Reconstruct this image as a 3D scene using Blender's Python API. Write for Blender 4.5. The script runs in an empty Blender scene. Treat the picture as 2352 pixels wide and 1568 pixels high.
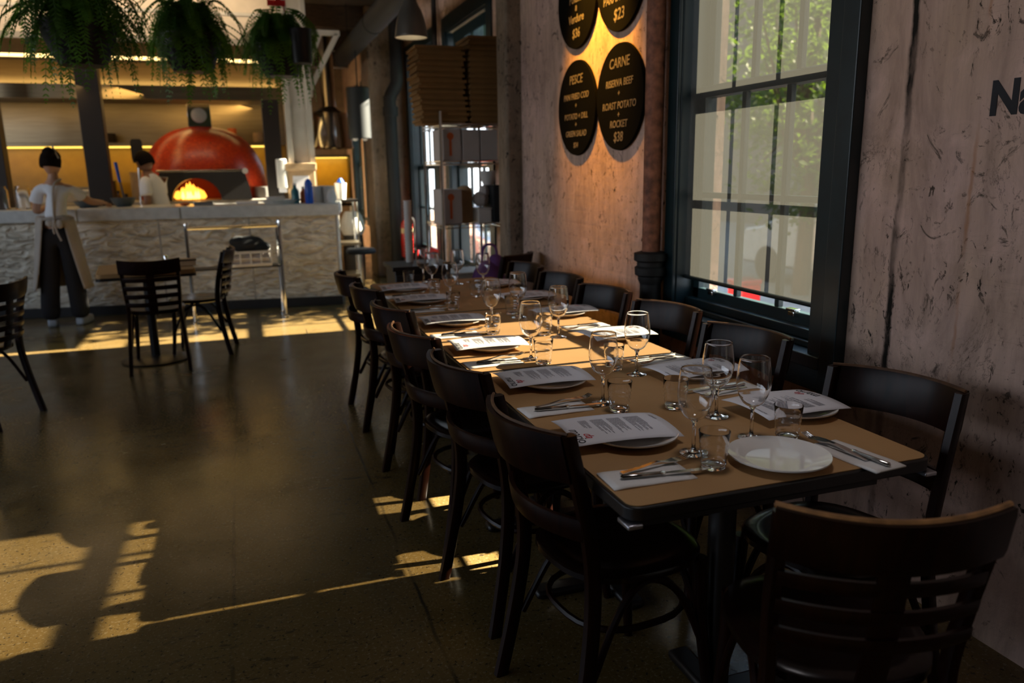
import bpy, bmesh, math, random
from mathutils import Vector, Matrix, Euler
R = random.Random(7)
PI = math.pi
sc = bpy.context.scene
COL = sc.collection

# ------------------------------------------------------------------ camera
cam_d = bpy.data.cameras.new('camera'); cam = bpy.data.objects.new('camera', cam_d); COL.objects.link(cam)
_F = 1770.0
def _n(v): v = Vector(v); v.normalize(); return v
_Y = _n((550-1176, 400-784, _F)); _D = _n((124, 7916, _F)); _D = (_D - _Y*_D.dot(_Y)).normalized(); _X = _D.cross(_Y)
if _X.x < 0: _X = -_X
_Rw = Matrix((_X, _Y, -_D))          # world = _Rw @ camera (x right, y down, z forward)
_c0, _c1, _c2 = _Rw.col[0], _Rw.col[1], _Rw.col[2]
cam.matrix_world = Matrix(((_c0.x, -_c1.x, -_c2.x, 0), (_c0.y, -_c1.y, -_c2.y, 0), (_c0.z, -_c1.z, -_c2.z, 1.45), (0, 0, 0, 1)))
cam_d.sensor_width = 36.0; cam_d.lens = _F/2352*36
cam_d.clip_start = 0.05; cam_d.clip_end = 200
cam_d.dof.use_dof = True; cam_d.dof.focus_distance = 2.35; cam_d.dof.aperture_fstop = 2.6
sc.camera = cam

# ------------------------------------------------------------------ exposure, sky, sun
vs = sc.view_settings
vs.view_transform = 'Standard'; vs.look = 'None'; vs.gamma = 1.0; vs.exposure = 0.35; vs.use_curve_mapping = False
sc.cycles.use_denoising = True
sc.cycles.max_bounces = 10; sc.cycles.diffuse_bounces = 5; sc.cycles.glossy_bounces = 4
sc.cycles.transmission_bounces = 8; sc.cycles.transparent_max_bounces = 16
sc.cycles.caustics_reflective = False; sc.cycles.caustics_refractive = False
sc.cycles.sample_clamp_indirect = 6.0
SUN = 62.0; SKY = 3.1
w = bpy.data.worlds.new('sky'); sc.world = w; w.use_nodes = True
nt = w.node_tree; nt.nodes.clear()
o_ = nt.nodes.new('ShaderNodeOutputWorld'); b_ = nt.nodes.new('ShaderNodeBackground')
tc = nt.nodes.new('ShaderNodeTexCoord'); sx = nt.nodes.new('ShaderNodeSeparateXYZ'); rp = nt.nodes.new('ShaderNodeValToRGB')
rp.color_ramp.elements[0].position = 0.0; rp.color_ramp.elements[0].color = (0.95, 0.97, 1, 1)
rp.color_ramp.elements[1].position = 0.6; rp.color_ramp.elements[1].color = (0.45, 0.68, 1, 1)
nt.links.new(tc.outputs['Generated'], sx.inputs[0]); nt.links.new(sx.outputs['Z'], rp.inputs[0])
nt.links.new(rp.outputs[0], b_.inputs['Color']); b_.inputs['Strength'].default_value = SKY
nt.links.new(b_.outputs[0], o_.inputs[0])
def light(kind, name, loc, energy, color=(1, 1, 1), size=None, size_y=None, to=None, **kw):
    d = bpy.data.lights.new(name, kind); d.energy = energy; d.color = color
    if kind == 'AREA':
        d.shape = 'RECTANGLE'; d.size = size; d.size_y = size_y or size
    elif kind in ('POINT', 'SPOT') and size is not None: d.shadow_soft_size = size
    for k, v in kw.items(): setattr(d, k, v)
    o = bpy.data.objects.new(name, d); COL.objects.link(o); o.location = loc
    if to is not None: o.rotation_euler = (Vector(to)-Vector(loc)).to_track_quat('-Z', 'Y').to_euler()
    return o
sun = light('SUN', 'sunlight', (12, 4, 8), SUN, (1, 0.87, 0.66))
sun.rotation_euler = Vector((-0.843, 0.02, -0.538)).to_track_quat('-Z', 'Y').to_euler(); sun.data.angle = math.radians(0.55)
def portal(loc, sy, sz, d):
    o = light('AREA', 'sky_portal', loc, 1, size=sy, size_y=sz, to=Vector(loc)+Vector(d)); o.data.cycles.is_portal = True
for (y, z, sy, sz) in ((2.90, 1.8, 1.05, 2.1), (7.88, 1.7, 1.5, 2.6), (9.98, 1.7, 1.4, 2.6), (14.5, 1.7, 0.7, 2.2), (16.0, 1.7, 0.7, 2.2)):
    portal((2.5, y, z), sy, sz, (-1, 0, 0))
portal((-6.25, 3.0, 2.55), 11.0, 1.3, (1, 0, 0)); portal((2.5, -0.15, 1.8), 1.2, 2.25, (-1, 0, 0))
# warm kitchen and wall lamps, plus added soffit and table fill lights
light('AREA', 'hood_lamp', (-0.6, 11.45, 2.44), 13, (1, 0.62, 0.2), 4.4, 0.25, to=(-1.3, 11.9, 0))
light('AREA', 'hood_top_lamp', (-1.5, 10.75, 2.88), 9, (1, 0.62, 0.22), 4.4, 0.12, to=(-1.5, 10.75, 5))
light('AREA', 'soffit_fill_light', (-1.9, 9.45, 3.45), 16, (1, 0.74, 0.45), 4.6, 0.1, to=(-1.9, 9.95, 3.15))  # added fill without a fixture, brightens the soffit front
light('AREA', 'shelf_lamp', (-1.6, 12.35, 1.80), 3.5, (1, 0.58, 0.08), 4.2, 0.08, to=(-1.6, 12.6, 0.9))
light('AREA', 'bar_shelf_lamp', (1.3, 13.3, 1.66), 3, (1, 0.6, 0.1), 0.9, 0.08, to=(1.3, 13.6, 1.0))
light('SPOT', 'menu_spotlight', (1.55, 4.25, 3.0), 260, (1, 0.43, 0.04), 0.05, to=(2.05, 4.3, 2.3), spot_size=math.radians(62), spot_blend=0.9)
for y, e in ((1.75, 20), (3.15, 7), (4.4, 6)): light('SPOT', 'table_fill_light', (1.12, y, 2.85), e, (1, 0.93, 0.95), 0.22, to=(1.12, y, 0), spot_size=math.radians(50), spot_blend=0.8)  # added fill spots out of view, no fixtures, lift the table tops
light('POINT', 'oven_fire_light', (-0.60, 10.85, 1.30), 2.2, (1, 0.35, 0.06), 0.1)

# ------------------------------------------------------------------ materials
M = {}
def nmat(name):
    m = bpy.data.materials.new(name); m.use_nodes = True; t = m.node_tree
    return m, t, t.nodes, t.links, t.nodes['Principled BSDF']
def setp(p, **k):
    for a, v in k.items():
        a = {'spec': 'Specular IOR Level', 'rough': 'Roughness', 'metal': 'Metallic', 'trans': 'Transmission Weight', 'coat': 'Coat Weight', 'coatr': 'Coat Roughness', 'sheen': 'Sheen Weight'}.get(a, a)
        p.inputs[a].default_value = v
def mat(name, col, rough=0.5, metal=0.0, var=0.15, scale=8.0, bump=0.0, bscale=60.0, stretch=None, **k):
    m, t, N, L, p = nmat(name)
    setp(p, rough=rough, metal=metal, **k)
    tcn = N.new('ShaderNodeTexCoord'); src = tcn.outputs['Object']
    if stretch:
        mp = N.new('ShaderNodeMapping'); mp.inputs['Scale'].default_value = stretch; L.new(src, mp.inputs[0]); src = mp.outputs[0]
    nz = N.new('ShaderNodeTexNoise'); nz.inputs['Scale'].default_value = scale; nz.inputs['Detail'].default_value = 4; L.new(src, nz.inputs['Vector'])
    r = N.new('ShaderNodeValToRGB'); a = max(0, 1-var); b = 1+var
    r.color_ramp.elements[0].position = 0.3; r.color_ramp.elements[0].color = (col[0]*a, col[1]*a, col[2]*a, 1)
    r.color_ramp.elements[1].position = 0.7; r.color_ramp.elements[1].color = (min(1, col[0]*b), min(1, col[1]*b), min(1, col[2]*b), 1)
    L.new(nz.outputs['Fac'], r.inputs[0]); L.new(r.outputs[0], p.inputs['Base Color'])
    if bump:
        n2 = N.new('ShaderNodeTexNoise'); n2.inputs['Scale'].default_value = bscale; n2.inputs['Detail'].default_value = 5; L.new(src, n2.inputs['Vector'])
        bp = N.new('ShaderNodeBump'); bp.inputs['Strength'].default_value = bump; bp.inputs['Distance'].default_value = 0.01
        L.new(n2.outputs['Fac'], bp.inputs['Height']); L.new(bp.outputs[0], p.inputs['Normal'])
    M[name] = m; return m
def emit(name, col, s):
    m = bpy.data.materials.new(name); m.use_nodes = True; t = m.node_tree; t.nodes.clear()
    o = t.nodes.new('ShaderNodeOutputMaterial'); e = t.nodes.new('ShaderNodeEmission'); e.inputs[0].default_value = (*col, 1); e.inputs[1].default_value = s
    t.links.new(e.outputs[0], o.inputs[0]); M[name] = m; return m

def mixc(N, L, fac, a, b, mode='MIX'):
    x = N.new('ShaderNodeMix'); x.data_type = 'RGBA'; x.blend_type = mode
    if hasattr(fac, 'is_linked') or not isinstance(fac, (int, float)): L.new(fac, x.inputs['Factor'])
    else: x.inputs['Factor'].default_value = fac
    for v, s in ((a, x.inputs['A']), (b, x.inputs['B'])):
        if isinstance(v, tuple): s.default_value = (*v, 1)
        else: L.new(v, s)
    return x.outputs['Result']
def ramp(N, L, src, stops):
    r = N.new('ShaderNodeValToRGB'); e = r.color_ramp.elements
    while len(e) < len(stops): e.new(0.5)
    for i, (p, c) in enumerate(stops):
        e[i].position = p; e[i].color = (c, c, c, 1) if isinstance(c, (int, float)) else (*c, 1)
    L.new(src, r.inputs[0]); return r.outputs[0]
def noise(N, L, vec, scale, detail=5, rough=0.55, dist=0.0):
    n = N.new('ShaderNodeTexNoise'); n.inputs['Scale'].default_value = scale; n.inputs['Detail'].default_value = detail
    n.inputs['Roughness'].default_value = rough; n.inputs['Distortion'].default_value = dist; L.new(vec, n.inputs['Vector']); return n.outputs['Fac']
def mapping(N, L, vec, s):
    mp = N.new('ShaderNodeMapping'); mp.inputs['Scale'].default_value = s; L.new(vec, mp.inputs[0]); return mp.outputs[0]
def maths(N, L, op, a, b=None):
    m = N.new('ShaderNodeMath'); m.operation = op
    for i, v in enumerate((a, b)):
        if v is None: continue
        if isinstance(v, (int, float)): m.inputs[i].default_value = v
        else: L.new(v, m.inputs[i])
    return m.outputs[0]

def plaster(name, base, warm, groove=False):
    m, t, N, L, p = nmat(name); setp(p, rough=0.85, spec=0.2)
    v = N.new('ShaderNodeTexCoord').outputs['Object']
    big = noise(N, L, v, 1.4, 6, 0.6, 0.6); streak = noise(N, L, mapping(N, L, v, (6, 6, 0.8)), 3.0, 6, 0.6)
    c = mixc(N, L, ramp(N, L, big, [(0.35, 0.0), (0.65, 1.0)]), base, warm)
    c = mixc(N, L, ramp(N, L, streak, [(0.42, 0.0), (0.7, 0.55)]), c, (base[0]*0.55, base[1]*0.55, base[2]*0.5))
    pale = noise(N, L, v, 4.0, 8, 0.65, 1.0)
    c = mixc(N, L, ramp(N, L, pale, [(0.52, 0.0), (0.68, 0.5)]), c, (min(1, base[0]*1.35), min(1, base[1]*1.35), min(1, base[2]*1.35)))
    spk = noise(N, L, mapping(N, L, v, (1, 1, 0.55)), 34, 6, 0.7, 0.8); reg = noise(N, L, v, 2.6, 3)
    msk = maths(N, L, 'MULTIPLY', ramp(N, L, spk, [(0.585, 0.0), (0.63, 1.0)]), ramp(N, L, reg, [(0.42, 0.0), (0.58, 1.0)]))
    c = mixc(N, L, msk, c, (0.02, 0.018, 0.014))
    blot = noise(N, L, v, 7, 8, 0.75, 2.0)
    c = mixc(N, L, ramp(N, L, blot, [(0.585, 0.0), (0.66, 0.85)]), c, (0.045, 0.037, 0.027))
    c = mixc(N, L, ramp(N, L, noise(N, L, mapping(N, L, v, (1, 2.2, 0.7)), 2.3, 7, 0.68, 0.8), [(0.5, 0.0), (0.72, 0.65)]), c, (base[0]*.42, base[1]*.40, base[2]*.36))
    cn = maths(N, L, 'ABSOLUTE', maths(N, L, 'SUBTRACT', noise(N, L, mapping(N, L, v, (1, 1, 0.6)), 4.2, 9, 0.72, 0.4), 0.5))
    crk = maths(N, L, 'MULTIPLY', ramp(N, L, cn, [(0.0, 1.0), (0.006, 0.0)]), ramp(N, L, noise(N, L, v, 1.9, 2), [(0.5, 0.0), (0.6, 0.8)]))
    c = mixc(N, L, crk, c, (0.03, 0.026, 0.02))
    if groove:
        s = N.new('ShaderNodeSeparateXYZ'); L.new(v, s.inputs[0])
        nzz = noise(N, L, mapping(N, L, v, (1, 1, 1)), 5, 6)
        y2 = maths(N, L, 'ADD', s.outputs['Y'], maths(N, L, 'MULTIPLY', maths(N, L, 'SUBTRACT', nzz, 0.5), 0.05))
        d = maths(N, L, 'ABSOLUTE', maths(N, L, 'SUBTRACT', y2, 2.025))
        g = maths(N, L, 'MULTIPLY', ramp(N, L, d, [(0.008, 1.0), (0.018, 0.0)]), ramp(N, L, noise(N, L, mapping(N, L, v, (1, 1, 0.4)), 6, 5), [(0.38, 0.25), (0.55, 1.0)]))
        c = mixc(N, L, g, c, (0.015, 0.013, 0.01))
        rs = maths(N, L, 'ABSOLUTE', maths(N, L, 'SUBTRACT', y2, 1.76))
        gr = maths(N, L, 'MULTIPLY', ramp(N, L, rs, [(0.002, 1.0), (0.008, 0.0)]), ramp(N, L, noise(N, L, v, 3, 3), [(0.45, 0.0), (0.6, 0.6)]))
        c = mixc(N, L, gr, c, (0.40, 0.16, 0.05))
    L.new(c, p.inputs['Base Color'])
    br = N.new('ShaderNodeTexBrick'); br.inputs['Scale'].default_value = 1.0; br.inputs['Brick Width'].default_value = 0.24; br.inputs['Row Height'].default_value = 0.085; br.inputs['Mortar Size'].default_value = 0.008
    cb = N.new('ShaderNodeCombineXYZ'); s2 = N.new('ShaderNodeSeparateXYZ'); L.new(v, s2.inputs[0]); L.new(s2.outputs['Y'], cb.inputs[0]); L.new(s2.outputs['Z'], cb.inputs[1]); L.new(cb.outputs[0], br.inputs['Vector'])
    brm = maths(N, L, 'MULTIPLY', br.outputs['Fac'], ramp(N, L, noise(N, L, v, 1.3, 2), [(0.45, 0.0), (0.6, 0.6)]))
    hgt = maths(N, L, 'SUBTRACT', noise(N, L, v, 18, 9, 0.65), maths(N, L, 'ADD', brm, maths(N, L, 'MULTIPLY', msk, 0.6)))
    bp = N.new('ShaderNodeBump'); bp.inputs['Strength'].default_value = 0.55; bp.inputs['Distance'].default_value = 0.012; L.new(hgt, bp.inputs['Height']); L.new(bp.outputs[0], p.inputs['Normal'])
    M[name] = m; return m
plaster('wall_plaster', (0.62, 0.425, 0.36), (0.64, 0.44, 0.32), True)
plaster('pier_concrete', (0.27, 0.215, 0.165), (0.34, 0.24, 0.16))

def concrete_floor():
    m, t, N, L, p = nmat('polished_concrete'); setp(p, spec=0.4)
    v = N.new('ShaderNodeTexCoord').outputs['Object']
    a = noise(N, L, v, 0.9, 7, 0.6, 0.4); b = noise(N, L, v, 5, 8, 0.7, 0.5); g = noise(N, L, v, 90, 3, 0.6)
    c = mixc(N, L, ramp(N, L, a, [(0.3, 0.0), (0.7, 1.0)]), (0.094, 0.055, 0.013), (0.150, 0.099, 0.037))
    c = mixc(N, L, ramp(N, L, b, [(0.5, 0.0), (0.75, 0.6)]), c, (0.09, 0.07, 0.035))
    c = mixc(N, L, ramp(N, L, g, [(0.55, 0.0), (0.72, 0.7)]), c, (0.24, 0.19, 0.115))
    c = mixc(N, L, ramp(N, L, noise(N, L, v, 60, 3, 0.6, 0.3), [(0.60, 0.0), (0.66, 0.9)]), c, (0.03, 0.022, 0.012))
    st = maths(N, L, 'MULTIPLY', ramp(N, L, noise(N, L, mapping(N, L, v, (5, 14, 1)), 1.6, 7, 0.7, 0.6), [(0.58, 0.0), (0.62, 1.0)]), ramp(N, L, noise(N, L, v, 0.8, 2), [(0.48, 0.0), (0.6, 1.0)]))
    c = mixc(N, L, st, c, (0.035, 0.026, 0.014))
    s = N.new('ShaderNodeSeparateXYZ'); L.new(v, s.inputs[0])
    wob = maths(N, L, 'MULTIPLY', maths(N, L, 'SUBTRACT', noise(N, L, v, 4, 6), 0.5), 0.03)
    g1 = None
    for x0 in (-0.148, 0.47, -2.4):
        d = maths(N, L, 'ABSOLUTE', maths(N, L, 'SUBTRACT', maths(N, L, 'ADD', s.outputs['X'], wob), x0))
        r_ = maths(N, L, 'MULTIPLY', ramp(N, L, d, [(0.003, 1.0), (0.008, 0.0)]), ramp(N, L, noise(N, L, v, 2.3, 3), [(0.4, 0.1), (0.6, 0.95)]))
        g1 = r_ if g1 is None else maths(N, L, 'MAXIMUM', g1, r_)
    c = mixc(N, L, g1, c, (0.02, 0.016, 0.01))
    L.new(c, p.inputs['Base Color'])
    rr = ramp(N, L, noise(N, L, v, 2.2, 6, 0.6), [(0.3, 0.13), (0.7, 0.30)]); L.new(rr, p.inputs['Roughness'])
    bp = N.new('ShaderNodeBump'); bp.inputs['Strength'].default_value = 0.12; bp.inputs['Distance'].default_value = 0.004; L.new(noise(N, L, v, 45, 4), bp.inputs['Height']); L.new(bp.outputs[0], p.inputs['Normal'])
    M['floor'] = m
concrete_floor()
def carved():
    m, t, N, L, p = nmat('carved_panel'); setp(p, rough=0.7)
    v = N.new('ShaderNodeTexCoord').outputs['Object']
    wv = N.new('ShaderNodeTexNoise'); wv.inputs['Scale'].default_value = 1.0; wv.inputs['Detail'].default_value = 3; wv.inputs['Distortion'].default_value = 1.2
    L.new(mapping(N, L, v, (6, 6, 17)), wv.inputs['Vector'])
    h = wv.outputs['Fac']
    c = mixc(N, L, ramp(N, L, h, [(0.3, 0.0), (0.6, 1.0)]), (0.52, 0.43, 0.31), (0.90, 0.82, 0.67))
    L.new(c, p.inputs['Base Color'])
    bp = N.new('ShaderNodeBump'); bp.inputs['Strength'].default_value = 1.0; bp.inputs['Distance'].default_value = 0.09; L.new(h, bp.inputs['Height']); L.new(bp.outputs[0], p.inputs['Normal'])
    M['carved'] = m
carved()
def mosaic():
    m, t, N, L, p = nmat('red_mosaic'); setp(p, rough=0.3)
    v = N.new('ShaderNodeTexCoord').outputs['Object']
    vo = N.new('ShaderNodeTexVoronoi'); vo.inputs['Scale'].default_value = 38; L.new(v, vo.inputs['Vector'])
    ve = N.new('ShaderNodeTexVoronoi'); ve.feature = 'DISTANCE_TO_EDGE'; ve.inputs['Scale'].default_value = 38; L.new(v, ve.inputs['Vector'])
    sp = N.new('ShaderNodeSeparateColor'); L.new(vo.outputs['Color'], sp.inputs[0])
    c = mixc(N, L, sp.outputs[0], (0.42, 0.02, 0.008), (0.62, 0.06, 0.01))
    c = mixc(N, L, ramp(N, L, ve.outputs['Distance'], [(0.02, 1.0), (0.06, 0.0)]), c, (0.22, 0.03, 0.01))
    L.new(c, p.inputs['Base Color']); M['red_mosaic'] = m
mosaic()
def wood(name, c1, c2, rough=0.3, scale=(3, 3, 0.4), coat=0.3):
    m, t, N, L, p = nmat(name); setp(p, rough=rough, coat=coat, coatr=0.2, spec=0.18)
    v = N.new('ShaderNodeTexCoord').outputs['Object']
    a = noise(N, L, mapping(N, L, v, scale), 9, 6, 0.6, 1.5)
    c = mixc(N, L, ramp(N, L, a, [(0.3, 0.0), (0.7, 1.0)]), c1, c2)
    sc_ = noise(N, L, v, 45, 5, 0.7)
    c = mixc(N, L, ramp(N, L, sc_, [(0.68, 0.0), (0.74, 0.6)]), c, (c2[0]*3, c2[1]*2.4, c2[2]*2))
    L.new(c, p.inputs['Base Color']); M[name] = m
wood('chair_wood', (0.005, 0.0013, 0.0007), (0.017, 0.0037, 0.0014), 0.34, coat=0.04)
wood('seat_wood', (0.005, 0.0022, 0.0014), (0.011, 0.004, 0.0025), 0.25, coat=0.1)
mat('worn_wood', (0.48, 0.22, 0.075), 0.55, var=0.4, scale=30)
mat('worn_dark', (0.085, 0.036, 0.012), 0.5, var=0.4, scale=30)
mat('table_black', (0.010, 0.007, 0.006), 0.4)
mat('kraft_paper', (0.43, 0.235, 0.088), 0.75, var=0.06, scale=5, bump=0.05)
mat('metal_bracket', (0.5, 0.5, 0.55), 0.35, 1.0)
mat('paper_white', (0.74, 0.72, 0.75), 0.8, var=0.02)
mat('napkin', (0.78, 0.74, 0.70), 0.9, var=0.03, bump=0.15, bscale=200)
mat('porcelain', (0.80, 0.76, 0.71), 0.08, var=0.02)
mat('steel', (0.62, 0.60, 0.57), 0.16, 1.0, var=0.03)
mat('chrome', (0.75, 0.75, 0.74), 0.12, 1.0, var=0.03)
mat('brushed', (0.36, 0.29, 0.19), 0.32, 1.0, var=0.12, scale=3, stretch=(1, 1, 14))
mat('ink', (0.02, 0.02, 0.025), 0.8); mat('grey_ink', (0.16, 0.15, 0.18), 0.8); mat('red_ink', (0.62, 0.03, 0.05), 0.8)
mat('teal_paint', (0.005, 0.017, 0.021), 0.35, var=0.3); mat('teal_dark', (0.006, 0.011, 0.012), 0.4, var=0.3)
mat('chalkboard', (0.0016, 0.0018, 0.0014), 0.8, var=0.35, scale=5, spec=0.06)
mat('chalk', (0.16, 0.14, 0.11), 0.9, var=0.2)
mat('rust_pipe', (0.23, 0.085, 0.045), 0.7, var=0.55, scale=22, bump=0.5, bscale=40)
mat('cast_iron', (0.006, 0.006, 0.0065), 0.7, var=0.3)
mat('pipe_dark', (0.02, 0.014, 0.010), 0.55)
mat('beam_wood', (0.055, 0.032, 0.017), 0.7, var=0.4, stretch=(1, 6, 6))
mat('ceiling_dark', (0.05, 0.035, 0.022), 0.9, var=0.3)
mat('soffit', (0.72, 0.62, 0.49), 0.75, var=0.06)
mat('white_steel', (0.58, 0.55, 0.48), 0.5, var=0.06)
mat('grey_panel', (0.40, 0.36, 0.30), 0.6)
mat('stone_top', (0.60, 0.60, 0.57), 0.28, var=0.12, scale=14)
mat('black_kick', (0.012, 0.009, 0.008), 0.6)
mat('dark_post', (0.016, 0.010, 0.007), 0.5)
mat('cardboard', (0.27, 0.145, 0.045), 0.85, var=0.12); mat('white_card', (0.52, 0.47, 0.44), 0.8, var=0.05)
mat('orange_print', (0.6, 0.13, 0.03), 0.8)
mat('lamp_shade', (0.17, 0.155, 0.13), 0.4, 0.4, var=0.1); mat('lamp_inner', (0.75, 0.7, 0.6), 0.5)
mat('leaf_fern', (0.06, 0.17, 0.018), 0.55, var=0.5, scale=6)
mat('leaf_tree', (0.065, 0.13, 0.016), 0.5, var=0.4, scale=2)
def leaf(name, col, tr, amt=0.5):
    m = M[name]; t = m.node_tree; N, L = t.nodes, t.links; o = N['Material Output']; p = N['Principled BSDF']
    tl = N.new('ShaderNodeBsdfTranslucent'); tl.inputs[0].default_value = (*tr, 1); mx = N.new('ShaderNodeMixShader'); mx.inputs[0].default_value = amt
    L.new(p.outputs[0], mx.inputs[1]); L.new(tl.outputs[0], mx.inputs[2]); L.new(mx.outputs[0], o.inputs[0])
leaf('leaf_fern', None, (0.16, 0.36, 0.03), 0.4); leaf('leaf_tree', None, (0.15, 0.25, 0.02), 0.5)
mat('bark', (0.09, 0.06, 0.04), 0.9, bump=0.6); mat('pot_black', (0.012, 0.010, 0.010), 0.5)
mat('red_plastic', (0.6, 0.015, 0.012), 0.4); mat('red_ext', (0.42, 0.012, 0.012), 0.35); mat('label_cream', (0.6, 0.45, 0.25), 0.7)
mat('skin', (0.50, 0.27, 0.17), 0.5, var=0.06); mat('skin_dark', (0.30, 0.145, 0.085), 0.5, var=0.06)
mat('hair', (0.010, 0.006, 0.004), 0.85, var=0.3, scale=40, spec=0.1); mat('shirt', (0.80, 0.80, 0.82), 0.9, var=0.05, bump=0.3, bscale=14)
mat('apron', (0.45, 0.39, 0.33), 0.9, var=0.06, bump=0.3, bscale=12); mat('trousers', (0.010, 0.008, 0.009), 0.9); mat('shoe', (0.42, 0.45, 0.48), 0.6)
mat('blue_plastic', (0.012, 0.09, 0.52), 0.35); mat('teal_liquid', (0.05, 0.22, 0.24), 0.3); mat('orange_liquid', (0.5, 0.10, 0.02), 0.4)
mat('white_plastic', (0.66, 0.64, 0.60), 0.4, var=0.04); mat('black_cloth', (0.012, 0.013, 0.014), 0.85); mat('purple_cloth', (0.16, 0.06, 0.22), 0.85, var=0.3)
mat('grey_bowl', (0.075, 0.09, 0.10), 0.35); mat('amber_glass', (0.10, 0.045, 0.015), 0.15); mat('tan_box', (0.45, 0.30, 0.16), 0.8)
mat('dark_pot', (0.03, 0.025, 0.02), 0.4, 0.6); mat('chamber', (0.22, 0.03, 0.01), 0.8)
mat('tile_yellow', (0.50, 0.31, 0.06), 0.3, var=0.08)
mat('asphalt', (0.20, 0.20, 0.20), 0.9); mat('pavement', (0.55, 0.53, 0.50), 0.9); mat('render_beige', (0.15, 0.135, 0.115), 0.9)
mat('car_paint', (0.20, 0.24, 0.27), 0.25, 0.3, coat=1.0); mat('car_glass', (0.03, 0.05, 0.06), 0.05); mat('tyre', (0.015, 0.015, 0.015), 0.8); mat('car_red', (0.5, 0.03, 0.03), 0.3, coat=1.0)
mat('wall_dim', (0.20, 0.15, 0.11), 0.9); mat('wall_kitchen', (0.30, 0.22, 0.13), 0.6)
mat('drum_dark', (0.005, 0.007, 0.008), 0.65)
emit('lamp_glow', (1, 0.85, 0.6), 2.5); emit('warm_strip', (1, 0.66, 0.24), 3.2); emit('yellow_strip', (1, 0.62, 0.10), 2.0); emit('flame', (1, 0.33, 0.03), 3.0); emit('flame_core', (1, 0.62, 0.10), 4.5)
def glassy(name, ior=1.45, col=(1, 1, 1), rough=0.0):
    m, t, N, L, p = nmat(name); setp(p, rough=rough, trans=1.0, IOR=ior); p.inputs['Base Color'].default_value = (*col, 1); M[name] = m
glassy('glass_clear', 1.45, (1, 1, 1))
def pane(name, col=(0.92, 0.96, 0.97), refl=0.8, edge=4.5):
    m = bpy.data.materials.new(name); m.use_nodes = True; t = m.node_tree; N, L = t.nodes, t.links; N.clear()
    o = N.new('ShaderNodeOutputMaterial'); tr = N.new('ShaderNodeBsdfTransparent'); tr.inputs[0].default_value = (*col, 1)
    g = N.new('ShaderNodeBsdfGlossy'); g.inputs['Roughness'].default_value = 0.02
    lw = N.new('ShaderNodeLayerWeight'); lw.inputs[0].default_value = 0.5; mx = N.new('ShaderNodeMixShader')
    f = maths(N, L, 'MULTIPLY_ADD', maths(N, L, 'POWER', lw.outputs['Facing'], edge), refl); f.node.inputs[2].default_value = 0.04 if refl < 0.9 else 0.07
    L.new(f, mx.inputs[0]); L.new(tr.outputs[0], mx.inputs[1]); L.new(g.outputs[0], mx.inputs[2]); L.new(mx.outputs[0], o.inputs[0]); M[name] = m
pane('window_glass'); pane('thin_glass', (0.95, 0.96, 0.96), 1.0, 2.2)
def blind(name, tcol, lum, diff):
    m = bpy.data.materials.new(name); m.use_nodes = True; t = m.node_tree; N, L = t.nodes, t.links; N.clear()
    o = N.new('ShaderNodeOutputMaterial'); tr = N.new('ShaderNodeBsdfTransparent'); tr.inputs[0].default_value = (*tcol, 1)
    tl = N.new('ShaderNodeBsdfTranslucent'); tl.inputs[0].default_value = (*lum, 1); df = N.new('ShaderNodeBsdfDiffuse')
    v = N.new('ShaderNodeTexCoord').outputs['Object']; nz = noise(N, L, mapping(N, L, v, (1, 30, 30)), 9, 4)
    L.new(mixc(N, L, nz, (diff[0]*.85, diff[1]*.85, diff[2]*.85), diff), df.inputs[0])
    a1 = N.new('ShaderNodeAddShader'); a2 = N.new('ShaderNodeAddShader')
    L.new(tr.outputs[0], a1.inputs[0]); L.new(tl.outputs[0], a1.inputs[1]); L.new(a1.outputs[0], a2.inputs[0]); L.new(df.outputs[0], a2.inputs[1]); L.new(a2.outputs[0], o.inputs[0]); M[name] = m
blind('screen_blind', (0.185, 0.176, 0.157), (0.0105, 0.0102, 0.0088), (0.03, 0.028, 0.025))
blind('dense_blind', (0.05, 0.048, 0.044), (0.006, 0.006, 0.005), (0.03, 0.028, 0.025))
blind('dark_blind', (0.015, 0.02, 0.02), (0.001, 0.002, 0.002), (0.02, 0.03, 0.03))

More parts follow.
